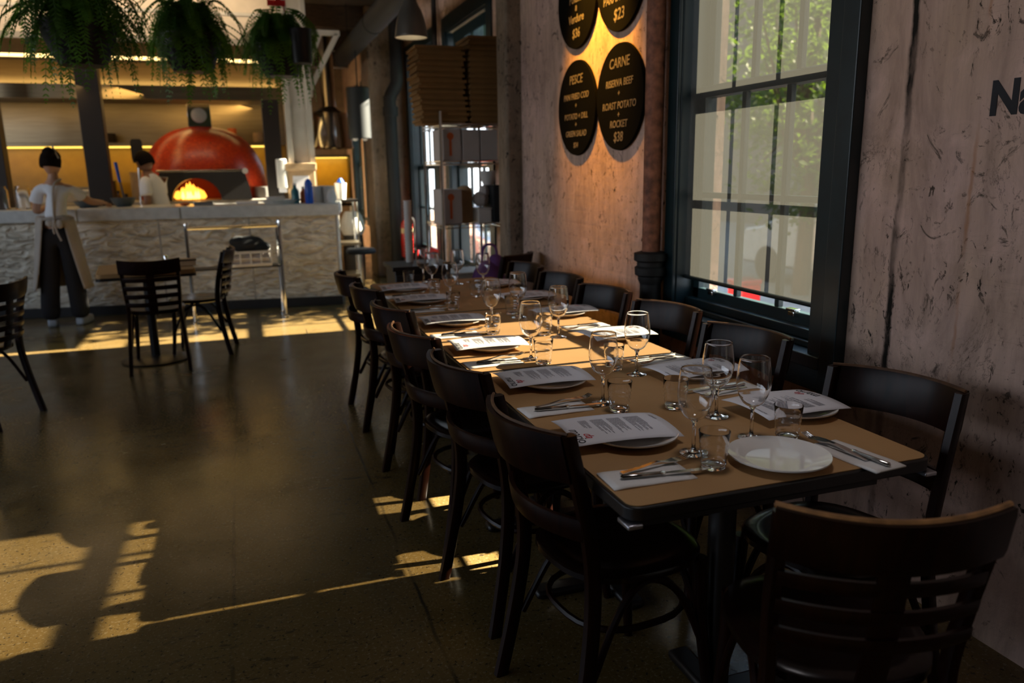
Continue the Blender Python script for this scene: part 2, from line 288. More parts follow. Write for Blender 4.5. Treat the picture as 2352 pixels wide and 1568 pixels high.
# ------------------------------------------------------------------ mesh helpers
class MB:
    def __init__(s): s.v = []; s.f = []
    def add(s, vs, fs):
        k = len(s.v); s.v += [tuple(q) for q in vs]; s.f += [tuple(i+k for i in f) for f in fs]; return s
    def box(s, x0, x1, y0, y1, z0, z1, m=None):
        c = [Vector((x, y, z)) for x in (x0, x1) for y in (y0, y1) for z in (z0, z1)]
        if m is not None: c = [m @ q for q in c]
        return s.add(c, [(0, 1, 3, 2), (4, 6, 7, 5), (0, 4, 5, 1), (2, 3, 7, 6), (0, 2, 6, 4), (1, 5, 7, 3)])
    def bar(s, a, b, wx, wy, up=(0, 0, 1)):
        a, b = Vector(a), Vector(b); d = (b-a).normalized(); u = Vector(up)
        if abs(d.dot(u)) > 0.95: u = Vector((0, 1, 0))
        x = d.cross(u).normalized(); y = x.cross(d)
        vs = [p + x*sx*wx/2 + y*sy*wy/2 for p in (a, b) for sx, sy in ((-1, -1), (1, -1), (1, 1), (-1, 1))]
        return s.add(vs, [(3, 2, 1, 0), (4, 5, 6, 7), (0, 1, 5, 4), (1, 2, 6, 5), (2, 3, 7, 6), (3, 0, 4, 7)])
    def tube(s, pts, r, n=8, cap=True, closed=False):
        pts = [Vector(p) for p in pts]; m = len(pts); r = r if isinstance(r, (list, tuple)) else [r]*m
        ref = None; vs = []
        for i, p in enumerate(pts):
            d = (pts[(i+1) % m]-pts[i-1]) if closed else (pts[min(i+1, m-1)]-pts[max(i-1, 0)])
            d.normalize()
            if ref is None: ref = Vector((0, 0, 1)) if abs(d.z) < 0.9 else Vector((1, 0, 0))
            x = d.cross(ref); x.normalize(); y = x.cross(d); ref = y
            for k in range(n): a = 2*PI*k/n; vs.append(p + (x*math.cos(a)+y*math.sin(a))*r[i])
        fs = []
        for i in range(m if closed else m-1):
            j = (i+1) % m
            for k in range(n): fs.append((i*n+k, i*n+(k+1) % n, j*n+(k+1) % n, j*n+k))
        if cap and not closed: fs += [tuple(range(n))[::-1], tuple((m-1)*n+k for k in range(n))]
        return s.add(vs, fs)
    def sweep(s, pts, prof, side, cap=True):
        """profile (a, b) swept along pts: a along the per-point side vector, b along Z-ish normal given as (side, up) pairs."""
        vs = []; n = len(prof)
        for p, (sd, up) in zip(pts, side):
            for a, b in prof: vs.append(Vector(p)+Vector(sd)*a+Vector(up)*b)
        fs = []
        for i in range(len(pts)-1):
            for k in range(n): fs.append((i*n+k, i*n+(k+1) % n, (i+1)*n+(k+1) % n, (i+1)*n+k))
        if cap: m = len(pts); fs += [tuple(range(n))[::-1], tuple((m-1)*n+k for k in range(n))]
        return s.add(vs, fs)
    def lathe(s, prof, c=(0, 0, 0), n=24, m=None, sx=1, sy=1):
        vs = []; rows = []
        for r, z in prof:
            if r < 1e-6: rows.append([len(vs)]); vs.append(Vector((c[0], c[1], c[2]+z)))
            else:
                rows.append(list(range(len(vs), len(vs)+n)))
                vs += [Vector((c[0]+r*sx*math.cos(2*PI*k/n), c[1]+r*sy*math.sin(2*PI*k/n), c[2]+z)) for k in range(n)]
        fs = []
        for a, b in zip(rows, rows[1:]):
            if len(a) == 1 and len(b) == 1: continue
            for k in range(n):
                k2 = (k+1) % n
                if len(a) == 1: fs.append((a[0], b[k2], b[k]))
                elif len(b) == 1: fs.append((a[k], a[k2], b[0]))
                else: fs.append((a[k], a[k2], b[k2], b[k]))
        if m is not None: vs = [m @ q for q in vs]
        return s.add(vs, fs)
    def prism(s, poly, z0, z1, m=None):
        n = len(poly); vs = [Vector((x, y, z0)) for x, y in poly]+[Vector((x, y, z1)) for x, y in poly]
        if m is not None: vs = [m @ q for q in vs]
        return s.add(vs, [tuple(range(n))[::-1], tuple(range(n, 2*n))]+[(k, (k+1) % n, n+(k+1) % n, n+k) for k in range(n)])
    def grid(s, nu, nv, fn):
        vs = [fn(i/(nu-1), j/(nv-1)) for i in range(nu) for j in range(nv)]
        return s.add(vs, [(i*nv+j, (i+1)*nv+j, (i+1)*nv+j+1, i*nv+j+1) for i in range(nu-1) for j in range(nv-1)])
    def ell(s, c, r, n=16, k=10, m=None):
        prof = [(math.sin(PI*i/k), -math.cos(PI*i/k)) for i in range(k+1)]; prof[0] = (0, -1); prof[-1] = (0, 1)
        mm = Matrix.Translation(c) @ (m if m is not None else Matrix.Identity(4)) @ Matrix.Diagonal((*r, 1))
        return s.lathe(prof, (0, 0, 0), n, mm)
    def build(s, name, m, parent=None, smooth=True, bevel=0.0, solid=0.0, sub=0, ang=40):
        me = bpy.data.meshes.new(name); me.from_pydata([tuple(q) for q in s.v], [], s.f); me.validate()
        bm = bmesh.new(); bm.from_mesh(me); bmesh.ops.recalc_face_normals(bm, faces=bm.faces); bm.to_mesh(me); bm.free()
        if smooth:
            me.polygons.foreach_set('use_smooth', [True]*len(me.polygons)); me.set_sharp_from_angle(angle=math.radians(ang))
        me.materials.append(M[m] if isinstance(m, str) else m)
        o = bpy.data.objects.new(name, me); COL.objects.link(o)
        if parent: o.parent = parent
        if solid: md = o.modifiers.new('solid', 'SOLIDIFY'); md.thickness = solid; md.offset = 0
        if bevel: md = o.modifiers.new('bevel', 'BEVEL'); md.width = bevel; md.segments = 2; md.limit_method = 'ANGLE'
        if sub: md = o.modifiers.new('sub', 'SUBSURF'); md.levels = sub; md.render_levels = sub
        return o
LABELS = {}
def tag(o, label, cat, group=None, kind=None):
    o['label'] = label; o['category'] = cat
    if group: o['group'] = group
    if kind: o['kind'] = kind
    return o
def thing(name, label, cat, loc=(0, 0, 0), rz=0, group=None):
    o = bpy.data.objects.new(name, None); COL.objects.link(o); o.empty_display_size = 0.1
    o.location = loc; o.rotation_euler = (0, 0, rz); return tag(o, label, cat, group)
def struct(o): o['kind'] = 'structure'; return o
def dup(root, loc, rz=0, label=None, group=None, rot=None):
    def cp(o, par):
        c = o.copy(); COL.objects.link(c)
        if par is not None: c.parent = par
        for ch in o.children: cp(ch, c)
        return c
    r = cp(root, None); r.location = loc; r.rotation_euler = rot or (0, 0, rz)
    if label: r['label'] = label
    if group: r['group'] = group
    return r
class Kind:
    """first call places the prototype itself, later calls place copies"""
    def __init__(s, fn): s.fn = fn; s.p = None
    def __call__(s, loc, rz, label, group=None, rot=None):
        if s.p is None:
            s.p = s.fn(); r = s.p; r.location = loc; r.rotation_euler = rot or (0, 0, rz); r['label'] = label
            if group: r['group'] = group
            return r
        return dup(s.p, loc, rz, label, group, rot)
def text(name, body, size, m, parent, loc, X, Y, align='CENTER', shear=0.0, bold=0.0, depth=0.0006, sx=1.0):
    cu = bpy.data.curves.new(name, 'FONT'); cu.body = body; cu.size = size; cu.align_x = align; cu.align_y = 'CENTER'; cu.shear = shear; cu.offset = bold; cu.extrude = depth; cu.resolution_u = 3
    o = bpy.data.objects.new(name, cu); COL.objects.link(o); bpy.context.view_layer.update()
    me = bpy.data.meshes.new_from_object(o.evaluated_get(bpy.context.evaluated_depsgraph_get()))
    bpy.data.objects.remove(o); bpy.data.curves.remove(cu)
    X = Vector(X).normalized(); Y = Vector(Y).normalized(); Z = X.cross(Y)
    mm = Matrix(((X.x*sx, Y.x, Z.x, loc[0]), (X.y*sx, Y.y, Z.y, loc[1]), (X.z*sx, Y.z, Z.z, loc[2]), (0, 0, 0, 1)))
    me.transform(mm); me.materials.clear(); me.materials.append(M[m]); me.name = name
    o = bpy.data.objects.new(name, me); COL.objects.link(o)
    if parent: o.parent = parent
    return o
def smooth_path(pts, n=8):
    pts = [Vector(p) for p in pts]; out = []
    for i in range(len(pts)-1):
        p0 = pts[max(i-1, 0)]; p1 = pts[i]; p2 = pts[i+1]; p3 = pts[min(i+2, len(pts)-1)]
        for k in range(n):
            t = k/n; out.append(0.5*((2*p1)+(p2-p0)*t+(2*p0-5*p1+4*p2-p3)*t*t+(3*p1-p0-3*p2+p3)*t**3))
    out.append(pts[-1]); return out
#PART2
# ------------------------------------------------------------------ the setting
struct(MB().box(-6, 2.6, -3.2, 17.6, -0.2, 0).build('floor', 'floor', smooth=False))
def wall_x(name, m, x0, x1, ya, yb, za, zb, ops):
    b = MB(); y = ya
    for (oa, ob, oz0, oz1) in ops:
        b.box(x0, x1, y, oa, za, zb); b.box(x0, x1, oa, ob, za, oz0); b.box(x0, x1, oa, ob, oz1, zb); y = ob
    b.box(x0, x1, y, yb, za, zb)
    return struct(b.build(name, m, smooth=False))
def wall_y(name, m, y0, y1, xa, xb, za, zb, ops):
    b = MB(); x = xa
    for (oa, ob, oz0, oz1) in ops:
        b.box(x, oa, y0, y1, za, zb); b.box(oa, ob, y0, y1, za, oz0); b.box(oa, ob, y0, y1, oz1, zb); x = ob
    b.box(x, xb, y0, y1, za, zb)
    return struct(b.build(name, m, smooth=False))
ZC = 3.6
wall_x('wall_right', 'wall_plaster', 2.05, 2.32, -3.2, 6.2, 0, ZC, [(-.75, .45, .70, 2.95), (2.36, 3.44, 0.70, 2.95)])  # first opening is out of view, added to let in more daylight
wall_x('wall_right_bay', 'wall_plaster', 2.25, 2.45, 6.2, 17.6, 0, ZC, [(7.1, 8.65, 0.35, 2.95), (9.25, 10.7, 0.35, 2.95), (13.9, 14.85, 0.6, 2.95), (15.4, 16.4, 0.6, 2.95)])
wall_x('wall_left', 'wall_dim', -6.2, -6.0, -3.2, 17.6, 0, ZC, [(-2.5, 8.5, 1.9, 3.2)])  # high opening added out of view to light wall tops and tables
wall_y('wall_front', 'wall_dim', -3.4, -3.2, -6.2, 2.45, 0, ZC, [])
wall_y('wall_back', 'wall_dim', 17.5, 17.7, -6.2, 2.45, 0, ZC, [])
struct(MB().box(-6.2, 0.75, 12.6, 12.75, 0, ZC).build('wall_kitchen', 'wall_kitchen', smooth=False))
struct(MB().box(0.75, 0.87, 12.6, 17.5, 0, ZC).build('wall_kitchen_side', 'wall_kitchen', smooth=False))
struct(MB().box(-6.2, 2.6, -3.4, 17.7, ZC, ZC+0.2).build('ceiling', 'ceiling_dark', smooth=False))
for k, y in enumerate((2.0, 4.6, 7.2, 9.0, 11.0, 13.0, 15.0)):
    x0 = -6 if y < 9.5 else 0.9
    struct(MB().box(x0, 2.05, y, y+0.16, ZC-0.28, ZC-0.001).build('trim_%d' % (k+1), 'beam_wood', bevel=0.01))
# soffit over the kitchen
struct(MB().box(-6, 0.66, 9.95, 10.1, 2.93, ZC).build('trim_8', 'soffit', bevel=0.004))
struct(MB().box(-6, 0.66, 9.92, 9.95, 2.90, 2.97).build('trim_9', 'grey_panel', bevel=0.004))
struct(MB().box(-6, 0.66, 9.93, 9.95, 3.22, 3.26).build('trim_10', 'white_steel', bevel=0.004))
struct(MB().box(-6, 0.66, 10.1, 12.6, 3.35, ZC).build('ceiling_kitchen', 'soffit', smooth=False))
# piers
def pier(n, x0, x1, y0, y1):
    struct(MB().box(x0, x1, y0, y1, 0, ZC-0.001).build('trim_%d' % n, 'pier_concrete', bevel=0.02))
pier(11, 1.93, 2.25, 5.69, 5.92); pier(12, 1.74, 2.25, 10.9, 11.5)
struct(MB().box(2.0, 2.05, 5.0, 5.66, 0, 0.12).box(2.0, 2.05, 3.55, 5.0, 0, 0.12).build('baseboard_right', 'pipe_dark', bevel=0.006))

def sash(b, xa, xb, ya, yb, za, zb, ncol, nrow, st=0.05, bot=0.06, top=0.05, mu=0.028, px=None):
    b.box(xa, xb, ya, ya+st, za, zb).box(xa, xb, yb-st, yb, za, zb).box(xa, xb, ya, yb, za, za+bot).box(xa, xb, ya, yb, zb-top, zb)
    W = (yb-ya-2*st); H = zb-za-bot-top
    for i in range(1, ncol): y = ya+st+W*i/ncol; b.box(xa+.004, xb-.004, y-mu/2, y+mu/2, za+bot, zb-top)
    for j in range(1, nrow): z = za+bot+H*j/nrow; b.box(xa+.005, xb-.005, ya+st, yb-st, z-mu/2, z+mu/2)
def window(n, xw, ya, yb, za, zb, ncol, zm, m='teal_paint', arch=0.12, archb=None, depth=0.10, fr=0.05, proud=0.02):
    b = MB(); f = 0.02; archb = archb or arch
    b.box(xw-proud, xw, ya-arch, ya-.07, za-.14, zb+arch).box(xw-f, xw, ya-.07, ya+.03, za-.02, zb+arch).box(xw-f, xw, yb-.03, yb+archb, za-.02, zb+arch).box(xw-f, xw, ya+.03, yb-.03, zb-.03, zb+arch)
    b.box(xw, xw+.2, ya, ya+fr, za, zb).box(xw, xw+.2, yb-fr, yb, za, zb).box(xw, xw+.2, ya+fr, yb-fr, zb-fr, zb)
    b.box(xw-.05, xw+.2, ya-.07, yb+archb, za-.045, za+.005).box(xw+.03, xw+.2, ya+fr, yb-fr, za+.005, za+.03).box(xw+.055, xw+.2, ya+fr, yb-fr, za+.03, za+.07)
    b.box(xw-f, xw, ya-.07, yb+archb, za-.14, za-.045)
    w_ = struct(b.build('window_%d' % n, m, bevel=0.004, smooth=False))
    xs = xw+depth
    l = MB(); sash(l, xs, xs+.035, ya+fr, yb-fr, za+.05, zm+.025, ncol, 2, bot=.068, top=.05); struct(l.build('sash_frame', m, w_, bevel=0.003, smooth=False))
    u = MB(); sash(u, xs+.04, xs+.075, ya+fr, yb-fr, zm-.025, zb-fr, ncol, 2); struct(u.build('sash_frame', m, w_, bevel=0.003, smooth=False))
    struct(MB().grid(2, 2, lambda u, v: (xs+.017, ya+fr+.03+(yb-ya-2*fr-.06)*u, za+.12+(zm-za-.12)*v)).build('pane', 'window_glass', w_, smooth=False))
    struct(MB().grid(2, 2, lambda u, v: (xs+.057, ya+fr+.03+(yb-ya-2*fr-.06)*u, zm+(zb-fr-.03-zm)*v)).build('pane', 'window_glass', w_, smooth=False))
    return w_
w1 = window(1, 2.05, 2.36, 3.44, 0.735, 2.95, 3, 1.80, arch=0.15, archb=0.06, fr=0.035, proud=0.05)
for y in (2.62, 3.22):
    struct(MB().box(2.125, 2.152, y-.03, y+.03, .855, .867).box(2.128, 2.145, y-.02, y+.02, .835, .855).build('sash_lift', 'chrome', w1, bevel=0.003))
window(2, 2.25, 7.1, 8.65, 0.35, 2.95, 3, 1.5, depth=0.08); window(3, 2.25, 9.25, 10.7, 0.35, 2.95, 3, 1.5, depth=0.08)
window(4, 2.25, 13.9, 14.85, 0.6, 2.95, 2, 1.6, depth=0.08); window(5, 2.25, 15.4, 16.4, 0.6, 2.95, 2, 1.6, depth=0.08)

rb = thing('roller_blind', 'grey see-through roller blind drawn down over the tall sash window', 'blind', (2.10, 2.92, 0.9))
def rel(o, *a): return [v-c for v, c in zip(a, (o.location.x, o.location.x, o.location.y, o.location.y, o.location.z, o.location.z))]
MB().grid(2, 2, lambda u, v: (0, -0.49+0.98*u, 0.012+1.93*v)).build('fabric', 'screen_blind', rb, smooth=False)
MB().tube([(0, -0.495, 0.008), (0, 0.495, 0.008)], 0.010, 8).build('bottom_bar', 'teal_dark', rb)
MB().tube([(0, -0.50, 1.955), (0, 0.50, 1.955)], 0.028, 12).build('roller', 'teal_dark', rb)
cord = smooth_path([(-0.045, -0.575, 1.95), (-0.05, -0.578, 1.4), (-0.05, -0.575, 0.87)], 6)
c2 = smooth_path([(-0.035, -0.565, 1.95), (-0.042, -0.570, 1.4), (-0.05, -0.575, 0.87)], 6)
cd = MB().tube(cord, 0.0022, 5).tube(c2, 0.0022, 5).build('pull_cord', 'white_steel', rb)
MB().lathe([(0, 0), (.008, 0.003), (.013, .045), (.004, .075), (0, .076)], (-0.05, -0.575, 0.795), 10).build('cord_weight', 'glass_clear', cd)
rb0 = thing('roller_blind', 'added unseen blind dimming the near window behind the camera'.replace('behind the camera', 'past the painted letters'), 'blind', (2.10, -.15, .7))  # added out of view to cut the sun through the extra opening
MB().grid(2, 2, lambda u, v: (0, -0.6+1.2*u, 0.0+2.25*v)).build('fabric', 'dense_blind', rb0, smooth=False); MB().tube([(0, -.6, 0), (0, .6, 0)], .01, 8).build('bottom_bar', 'teal_dark', rb0)
rb2 = thing('roller_blind', 'dark green roller blind in the window above the pizza boxes', 'blind', (2.29, 7.87, 2.40))
MB().grid(2, 2, lambda u, v: (0, -0.58+1.2*u, 0.01+0.5*v)).build('fabric', 'dark_blind', rb2, smooth=False)
MB().tube([(0, -0.59, 0.0), (0, 0.63, 0.0)], 0.010, 8).build('bottom_bar', 'teal_dark', rb2)
MB().tube([(-0.01, -0.59, 0.52), (-0.01, 0.63, 0.52)], 0.03, 10).build('roller', 'grey_panel', rb2)

# pipes on the wall
pp = thing('downpipe', 'rusty iron downpipe with black socket beside the tall sash window', 'pipe', (1.975, 3.535, 0))
MB().tube([(0, 0, .99), (0, 0, ZC-.002)], .047, 16).build('upper_pipe', 'rust_pipe', pp)
MB().tube([(0, 0, 0.001), (0, 0, .92)], .055, 16).build('lower_pipe', 'cast_iron', pp)
MB().lathe([(.055, .86), (.066, .885), (.066, .90), (.082, .91), (.084, .945), (.072, .955), (.072, .975), (.088, .985), (.088, 1.02), (.052, 1.03), (.047, 1.0)], (0, 0, 0), 20).build('socket', 'cast_iron', pp)
MB().tube(smooth_path([(.075, .095, 0.001), (.075, .095, 3.0), (.075, .095, ZC-.002)], 2), .018, 8).build('side_pipe', 'pipe_dark', pp)
p2 = thing('offset_downpipe', 'thick black downpipe with a kink on the far concrete pier', 'pipe', (2.025, 10.72, 0))
MB().tube(smooth_path([(.07, 0, ZC-.002), (.07, 0, 2.75), (.06, 0, 2.6), (-.03, 0, 2.42), (-.04, 0, 2.25), (-.03, 0, .4), (-.03, 0, .001)], 5), .085, 14).build('pipe', 'cast_iron', p2)
MB().tube([(-.035, 0, 2.18), (-.035, 0, 2.3)], .105, 14).build('collar', 'cast_iron', p2)
tag(MB().tube([(2.2, 8.95, 2.2), (2.2, 8.95, ZC-.002)], .03, 8).build('conduit', 'pipe_dark'), 'thin black conduit on the wall between the two windows behind the boxes', 'pipe')
du = thing('ventilation_duct', 'long round dark duct under the ceiling along the window wall', 'duct', (1.5, 10, 3.02))
MB().tube([(0, -5.5, 0), (0, 1.6, 0)], .12, 20).build('tube', 'drum_dark', du)
for y in (-4, -1.2, 1.5): MB().tube([(0, y-.02, 0), (0, y+.02, 0)], .126, 20).build('joint_band', 'cast_iron', du)
for y in (-2.6, 0.9): MB().tube([(0, y, .12), (0, y, .579)], .006, 6).build('hanger_rod', 'cast_iron', du)

# lettering painted on the plaster
tag(text('wall_lettering', 'Na', .130, 'ink', None, (2.0485, 1.730, 1.622), (0, -1, 0), (0, 0, 1), align='LEFT', bold=.0045, sx=.92), 'bold black painted letters on the rough pink plaster wall', 'lettering')
# round chalkboards
def board(loc, label, lines):
    t = thing('round_chalkboard', label, 'chalkboard', loc, 0, 'round menu chalkboards')
    MB().lathe([(0, 0), (.285, 0), (.288, .004), (.285, .018), (0, .018)], (0, 0, 0), 48, Matrix.Rotation(-PI/2, 4, 'Y')).build('board', 'chalkboard', t)
    for body, size, z in lines:
        text('chalk_lettering', body, size, 'chalk', t, (-.0195, 0, z), (0, -1, 0), (0, 0, 1), shear=.12, bold=.0006)
    return t
board((2.045, 4.62, 1.82), 'lower round chalkboard farther from the pipe, chalked PESCE', [('PESCE', .075, .17), ('PAN FRIED COD', .052, .07), ('+', .045, .015), ('POTATO + DILL', .05, -.05), ('+', .045, -.1), ('GREEN SALAD', .05, -.155), ('$34', .045, -.225)])
board((2.045, 4.03, 1.835), 'lower round chalkboard against the rusty pipe, chalked CARNE and $38', [('CARNE', .075, .18), ('RISERVA BEEF', .055, .075), ('+', .045, .02), ('ROAST POTATO', .055, -.045), ('+', .045, -.095), ('ROCKET', .055, -.145), ('$38', .075, -.215)])
board((2.045, 4.62, 2.46), 'upper round chalkboard farther from the pipe, chalked $36', [('PIZZA', .075, .17), ('&', .05, .08), ('Polenta', .068, .0), ('&', .045, -.055), ('Verdure', .068, -.115), ('$36', .075, -.2)])
board((2.045, 4.04, 2.468), 'upper round chalkboard against the rusty pipe, chalked $23', [('PASTA', .075, .17), ('RAGU', .06, .06), ('&', .045, -.02), ('PARMIGIANO', .065, -.11), ('$23', .085, -.2)])

# ------------------------------------------------------------------ outside
struct(MB().box(2.45, 40, -12, 45, -0.75, -0.55).build('ground_street', 'asphalt', smooth=False))
struct(MB().box(2.45, 6.2, -12, 45, -0.55, -0.42).build('ground_pavement', 'pavement', smooth=False))
fb = thing('street_building', 'beige building across the street behind the tree', 'building', (17, 14, -.55))
MB().box(0, 6, -26, 24, 0, 8.5).build('wall', 'render_beige', fb, smooth=False)
for k in range(7):
    wf = MB().box(-.06, .02, -18+6*k, -16.4+6*k, 1.2, 2.6).build('window', 'teal_dark', fb); MB().box(-.08, -.05, -17.9+6*k, -16.5+6*k, 1.3, 2.5).build('pane', 'car_glass', wf)
def tree(loc, label, h, r, n, seed, nm='street_tree'):
    rr = random.Random(seed); t = thing(nm, label, 'tree', loc, 0, 'trees along the street')
    MB().tube(smooth_path([(0, 0, 0), (.05, .03, h*.3), (-.04, .05, h*.6), (.02, 0, h*.85)], 5), [.13-.08*i/15 for i in range(16)], 8).build('trunk', 'bark', t)
    b = MB(); cl = []
    for _ in range(int(n/45)):
        while True:
            p = Vector((rr.uniform(-1, 1), rr.uniform(-1, 1), rr.uniform(-1, 1)))
            if p.length < 1: break
        cl.append(Vector((p.x*r, p.y*r, h*.66+p.z*h*.42)))
    for c in cl:
        b2 = c
        for _ in range(45):
            q = b2+Vector((rr.gauss(0, .17), rr.gauss(0, .17), rr.gauss(0, .13))); s = rr.uniform(.045, .085)
            mm = Matrix.Translation(q) @ Euler((rr.uniform(-.9, .9), rr.uniform(-.9, .9), rr.uniform(0, 6.3))).to_matrix().to_4x4()
            b.add([mm @ Vector(v) for v in ((-s, 0, 0), (-s*.3, -s*.55, 0), (s, 0, -.2*s), (-s*.3, s*.55, 0))], [(0, 1, 2, 3)])
    b.build('foliage', 'leaf_tree', t, smooth=False)
    br = MB()
    for c in cl[::6]: br.tube([(0, 0, h*.35), (c.x*.5, c.y*.5, h*.5+.2*(c.z-h*.5)), tuple(c)], [.04, .025, .008], 5)
    br.build('branch', 'bark', t)
    return t
tree((7.7, 9.3, -.42), 'bright green street tree seen through the tall sash window', 4.6, 1.6, 6000, 3)
tree((10.6, 11.9, -.55), 'leafy street tree behind the bright green one', 5.2, 2.0, 5000, 5)
tree((7.6, 4.6, -.55), 'low leafy street tree near the end of the building', 4.4, 1.5, 3500, 8)
tree((4.4, 8.55, -.42), 'unseen slim tree added to dapple the window behind the rack', 5.7, .98, 4600, 12)  # out of view, placed to shade and dapple the sun on the far floor
def car(loc, rz, m, label):
    t = thing('parked_car', label, 'car', loc, rz, 'cars parked in the street')
    prof = [(-2.1, .28), (-2.15, .6), (-2.0, .86), (-1.25, .95), (-.65, 1.40), (.75, 1.44), (1.55, .98), (2.05, .92), (2.15, .6), (2.1, .28)]
    b = MB(); n = len(prof)
    for s in (-1, 1): b.v += [(x, s*(.85 if z < 1 else .66), z) for x, z in prof]
    b.f += [tuple(range(n))[::-1], tuple(range(n, 2*n))]+[(k, (k+1) % n, n+(k+1) % n, n+k) for k in range(n)]
    b.build('body', m, t, bevel=.06)
    g = MB(); g.add([(-1.2, -.7, .99), (-.7, -.63, 1.37), (-.7, .63, 1.37), (-1.2, .7, .99)], [(0, 1, 2, 3)]); g.v = [(x-.03, y, z+.02) for x, y, z in g.v]; g.build('windscreen', 'car_glass', t, solid=.01)
    for s in (-1, 1):
        MB().add([(-.95, s*.80, 1.0), (-.6, s*.70, 1.34), (.65, s*.70, 1.37), (1.3, s*.80, 1.0)], [(0, 1, 2, 3)]).build('side_window', 'car_glass', t, solid=.01)
        for x in (-1.35, 1.35): MB().lathe([(0, -.1), (.2, -.1), (.31, -.08), (.32, 0), (.31, .08), (.2, .1), (0, .1)], (0, 0, 0), 20, Matrix.Translation((x, s*.8, .32)) @ Matrix.Rotation(PI/2, 4, 'X')).build('wheel', 'tyre', t)
    return t
car((4.0, 12.4, -.42), PI/2+.06, 'car_paint', 'grey blue car seen low through the windows behind the wire rack')
car((9.5, 10.0, -.55), PI/2, 'car_paint', 'dark car in the street under the tree')
rbn = thing('street_bin', 'small red bin outside on the pavement', 'bin', (5.6, 7.75, -.42)); MB().box(-.14, .14, -.14, .14, 0, .5).build('body', 'red_plastic', rbn, bevel=.02); MB().box(-.15, .15, -.15, .15, .5, .56).build('lid', 'car_red', rbn, bevel=.02)
rp_ = thing('street_post', 'red post outside the window behind the rack', 'post', (3.1, 11.3, -.42)); MB().tube([(0, 0, 0), (0, 0, 2.1)], .06, 12).build('pole', 'red_plastic', rp_); MB().lathe([(.06, 0), (.08, .02), (.05, .07), (0, .08)], (0, 0, 2.1), 12).build('cap', 'red_plastic', rp_)
# ------------------------------------------------------------------ chairs
def outline(th, wf, wb, d):
    c, s_ = math.cos(th), math.sin(th); p = 2.7
    r = 1/((abs(c)**p+abs(s_)**p)**(1/p)); x, y = c*r, s_*r
    return x*(wb+(wf-wb)*(y+1)/2)/2, y*d/2
def seat_mesh(wf, wb, d, z0, z1, dish=0.012, ring=True):
    b = MB(); n = 36
    rows = [(0.0, z0), (.93, z0), (1.0, z0+.007), (1.0, z1-.006), (.965, z1), (.80, z1-.001)] + ([(.74, z1-.006), (.5, z1-dish)] if ring else [(.5, z1-dish)]) + [(0.0, z1-dish)]
    vs = []; ids = []
    for k, z in rows:
        if k == 0: ids.append([len(vs)]); vs.append((0, 0, z))
        else:
            ids.append(list(range(len(vs), len(vs)+n)))
            for i in range(n): x, y = outline(2*PI*i/n, wf, wb, d); vs.append((x*k, y*k, z))
    fs = []
    for a, c in zip(ids, ids[1:]):
        for i in range(n):
            j = (i+1) % n
            if len(a) == 1: fs.append((a[0], c[j], c[i]))
            elif len(c) == 1: fs.append((a[i], a[j], c[0]))
            else: fs.append((a[i], a[j], c[j], c[i]))
    return b.add(vs, fs)
RECT = lambda a, b: [(-a, -b*.7), (-a*.7, -b), (a*.7, -b), (a, -b*.7), (a, b*.7), (a*.7, b), (-a*.7, b), (-a, b*.7)]
def rail(w, y0, y1, z0, z1, bulge, th, lean=0.0, n=14, sag=0.0):
    """curved slat from (-w, y0) to (w, y0), bowed to y1=y0-bulge; z0..z1 height, lean moves the top back"""
    b = MB(); pts = []; sd = []
    for i in range(n+1):
        u = -1+2*i/n; x = w*u; y = y0-bulge*(1-u*u); t = Vector((w, 2*bulge*u, 0)).normalized(); nrm = Vector((-t.y, t.x, 0))
        pts.append((x, y-lean/2, (z0+z1)/2-sag*(1-u*u))); sd.append((nrm, Vector((0, -lean/max(z1-z0, .01), 1)).normalized()))
    return b.sweep(pts, RECT(th/2, (z1-z0)/2), sd)
def posts(t, m, w0, w1, top):
    for s in (-1, 1):
        p = smooth_path([(s*.205, -.255, 0), (s*.19, -.205, .25), (s*w0, -.185, .45), (s*(w0+w1)/2, -.205, .62), (s*w1, -.262, top)], 5)
        sd = [(Vector((1, 0, 0)), Vector((0, 1, 0.0))) for _ in p]
        pr = [(k, v) for k, v in zip(p, sd)]
        MB().sweep(p, RECT(.0135, .019), sd).build('back_leg', m, t)
def front_legs(t, m):
    for s in (-1, 1):
        MB().tube(smooth_path([(s*.165, .155, .445), (s*.172, .165, .25), (s*.19, .19, 0)], 4), [.021-.008*i/8 for i in range(9)], 10).build('front_leg', m, t)
def bistro_chair():
    t = thing('bistro_chair', '', 'chair')
    seat_mesh(.43, .385, .41, .44, .468).build('seat', 'seat_wood', t, ang=50)
    posts(t, 'chair_wood', .178, .184, .862); front_legs(t, 'chair_wood')
    tr = rail(.188, -.252, 0, .742, .866, .062, .017, .028).build('top_rail', 'chair_wood', t)
    MB().tube([(.191*u, -.266-.062*(1-u*u)-.0, .8655) for u in [-1+2*i/14 for i in range(15)]], .0045, 5).build('worn_edge', 'worn_dark', tr)['label'] = 'tan edge with the finish worn away'
    rail(.182, -.212, 0, .585, .645, .055, .016, .010).build('lower_rail', 'chair_wood', t)
    MB().tube([(x, y, .30) for x, y in [outline(2*PI*i/28, .35, .33, .34) for i in range(28)]], .009, 6, closed=True).build('stretcher_ring', 'chair_wood', t)
    for s in (-1, 1):
        MB().tube(smooth_path([(s*.176, .165, .20), (s*.168, .09, .36), (s*.165, -.01, .425), (s*.17, -.10, .36), (s*.185, -.19, .20)], 5), .0105, 7).build('bent_brace', 'chair_wood', t)
    MB().tube(smooth_path([(-.172, .17, .20), (-.10, .165, .36), (0, .165, .425), (.10, .165, .36), (.172, .17, .20)], 5), .0105, 7).build('bent_brace', 'chair_wood', t)
    return t
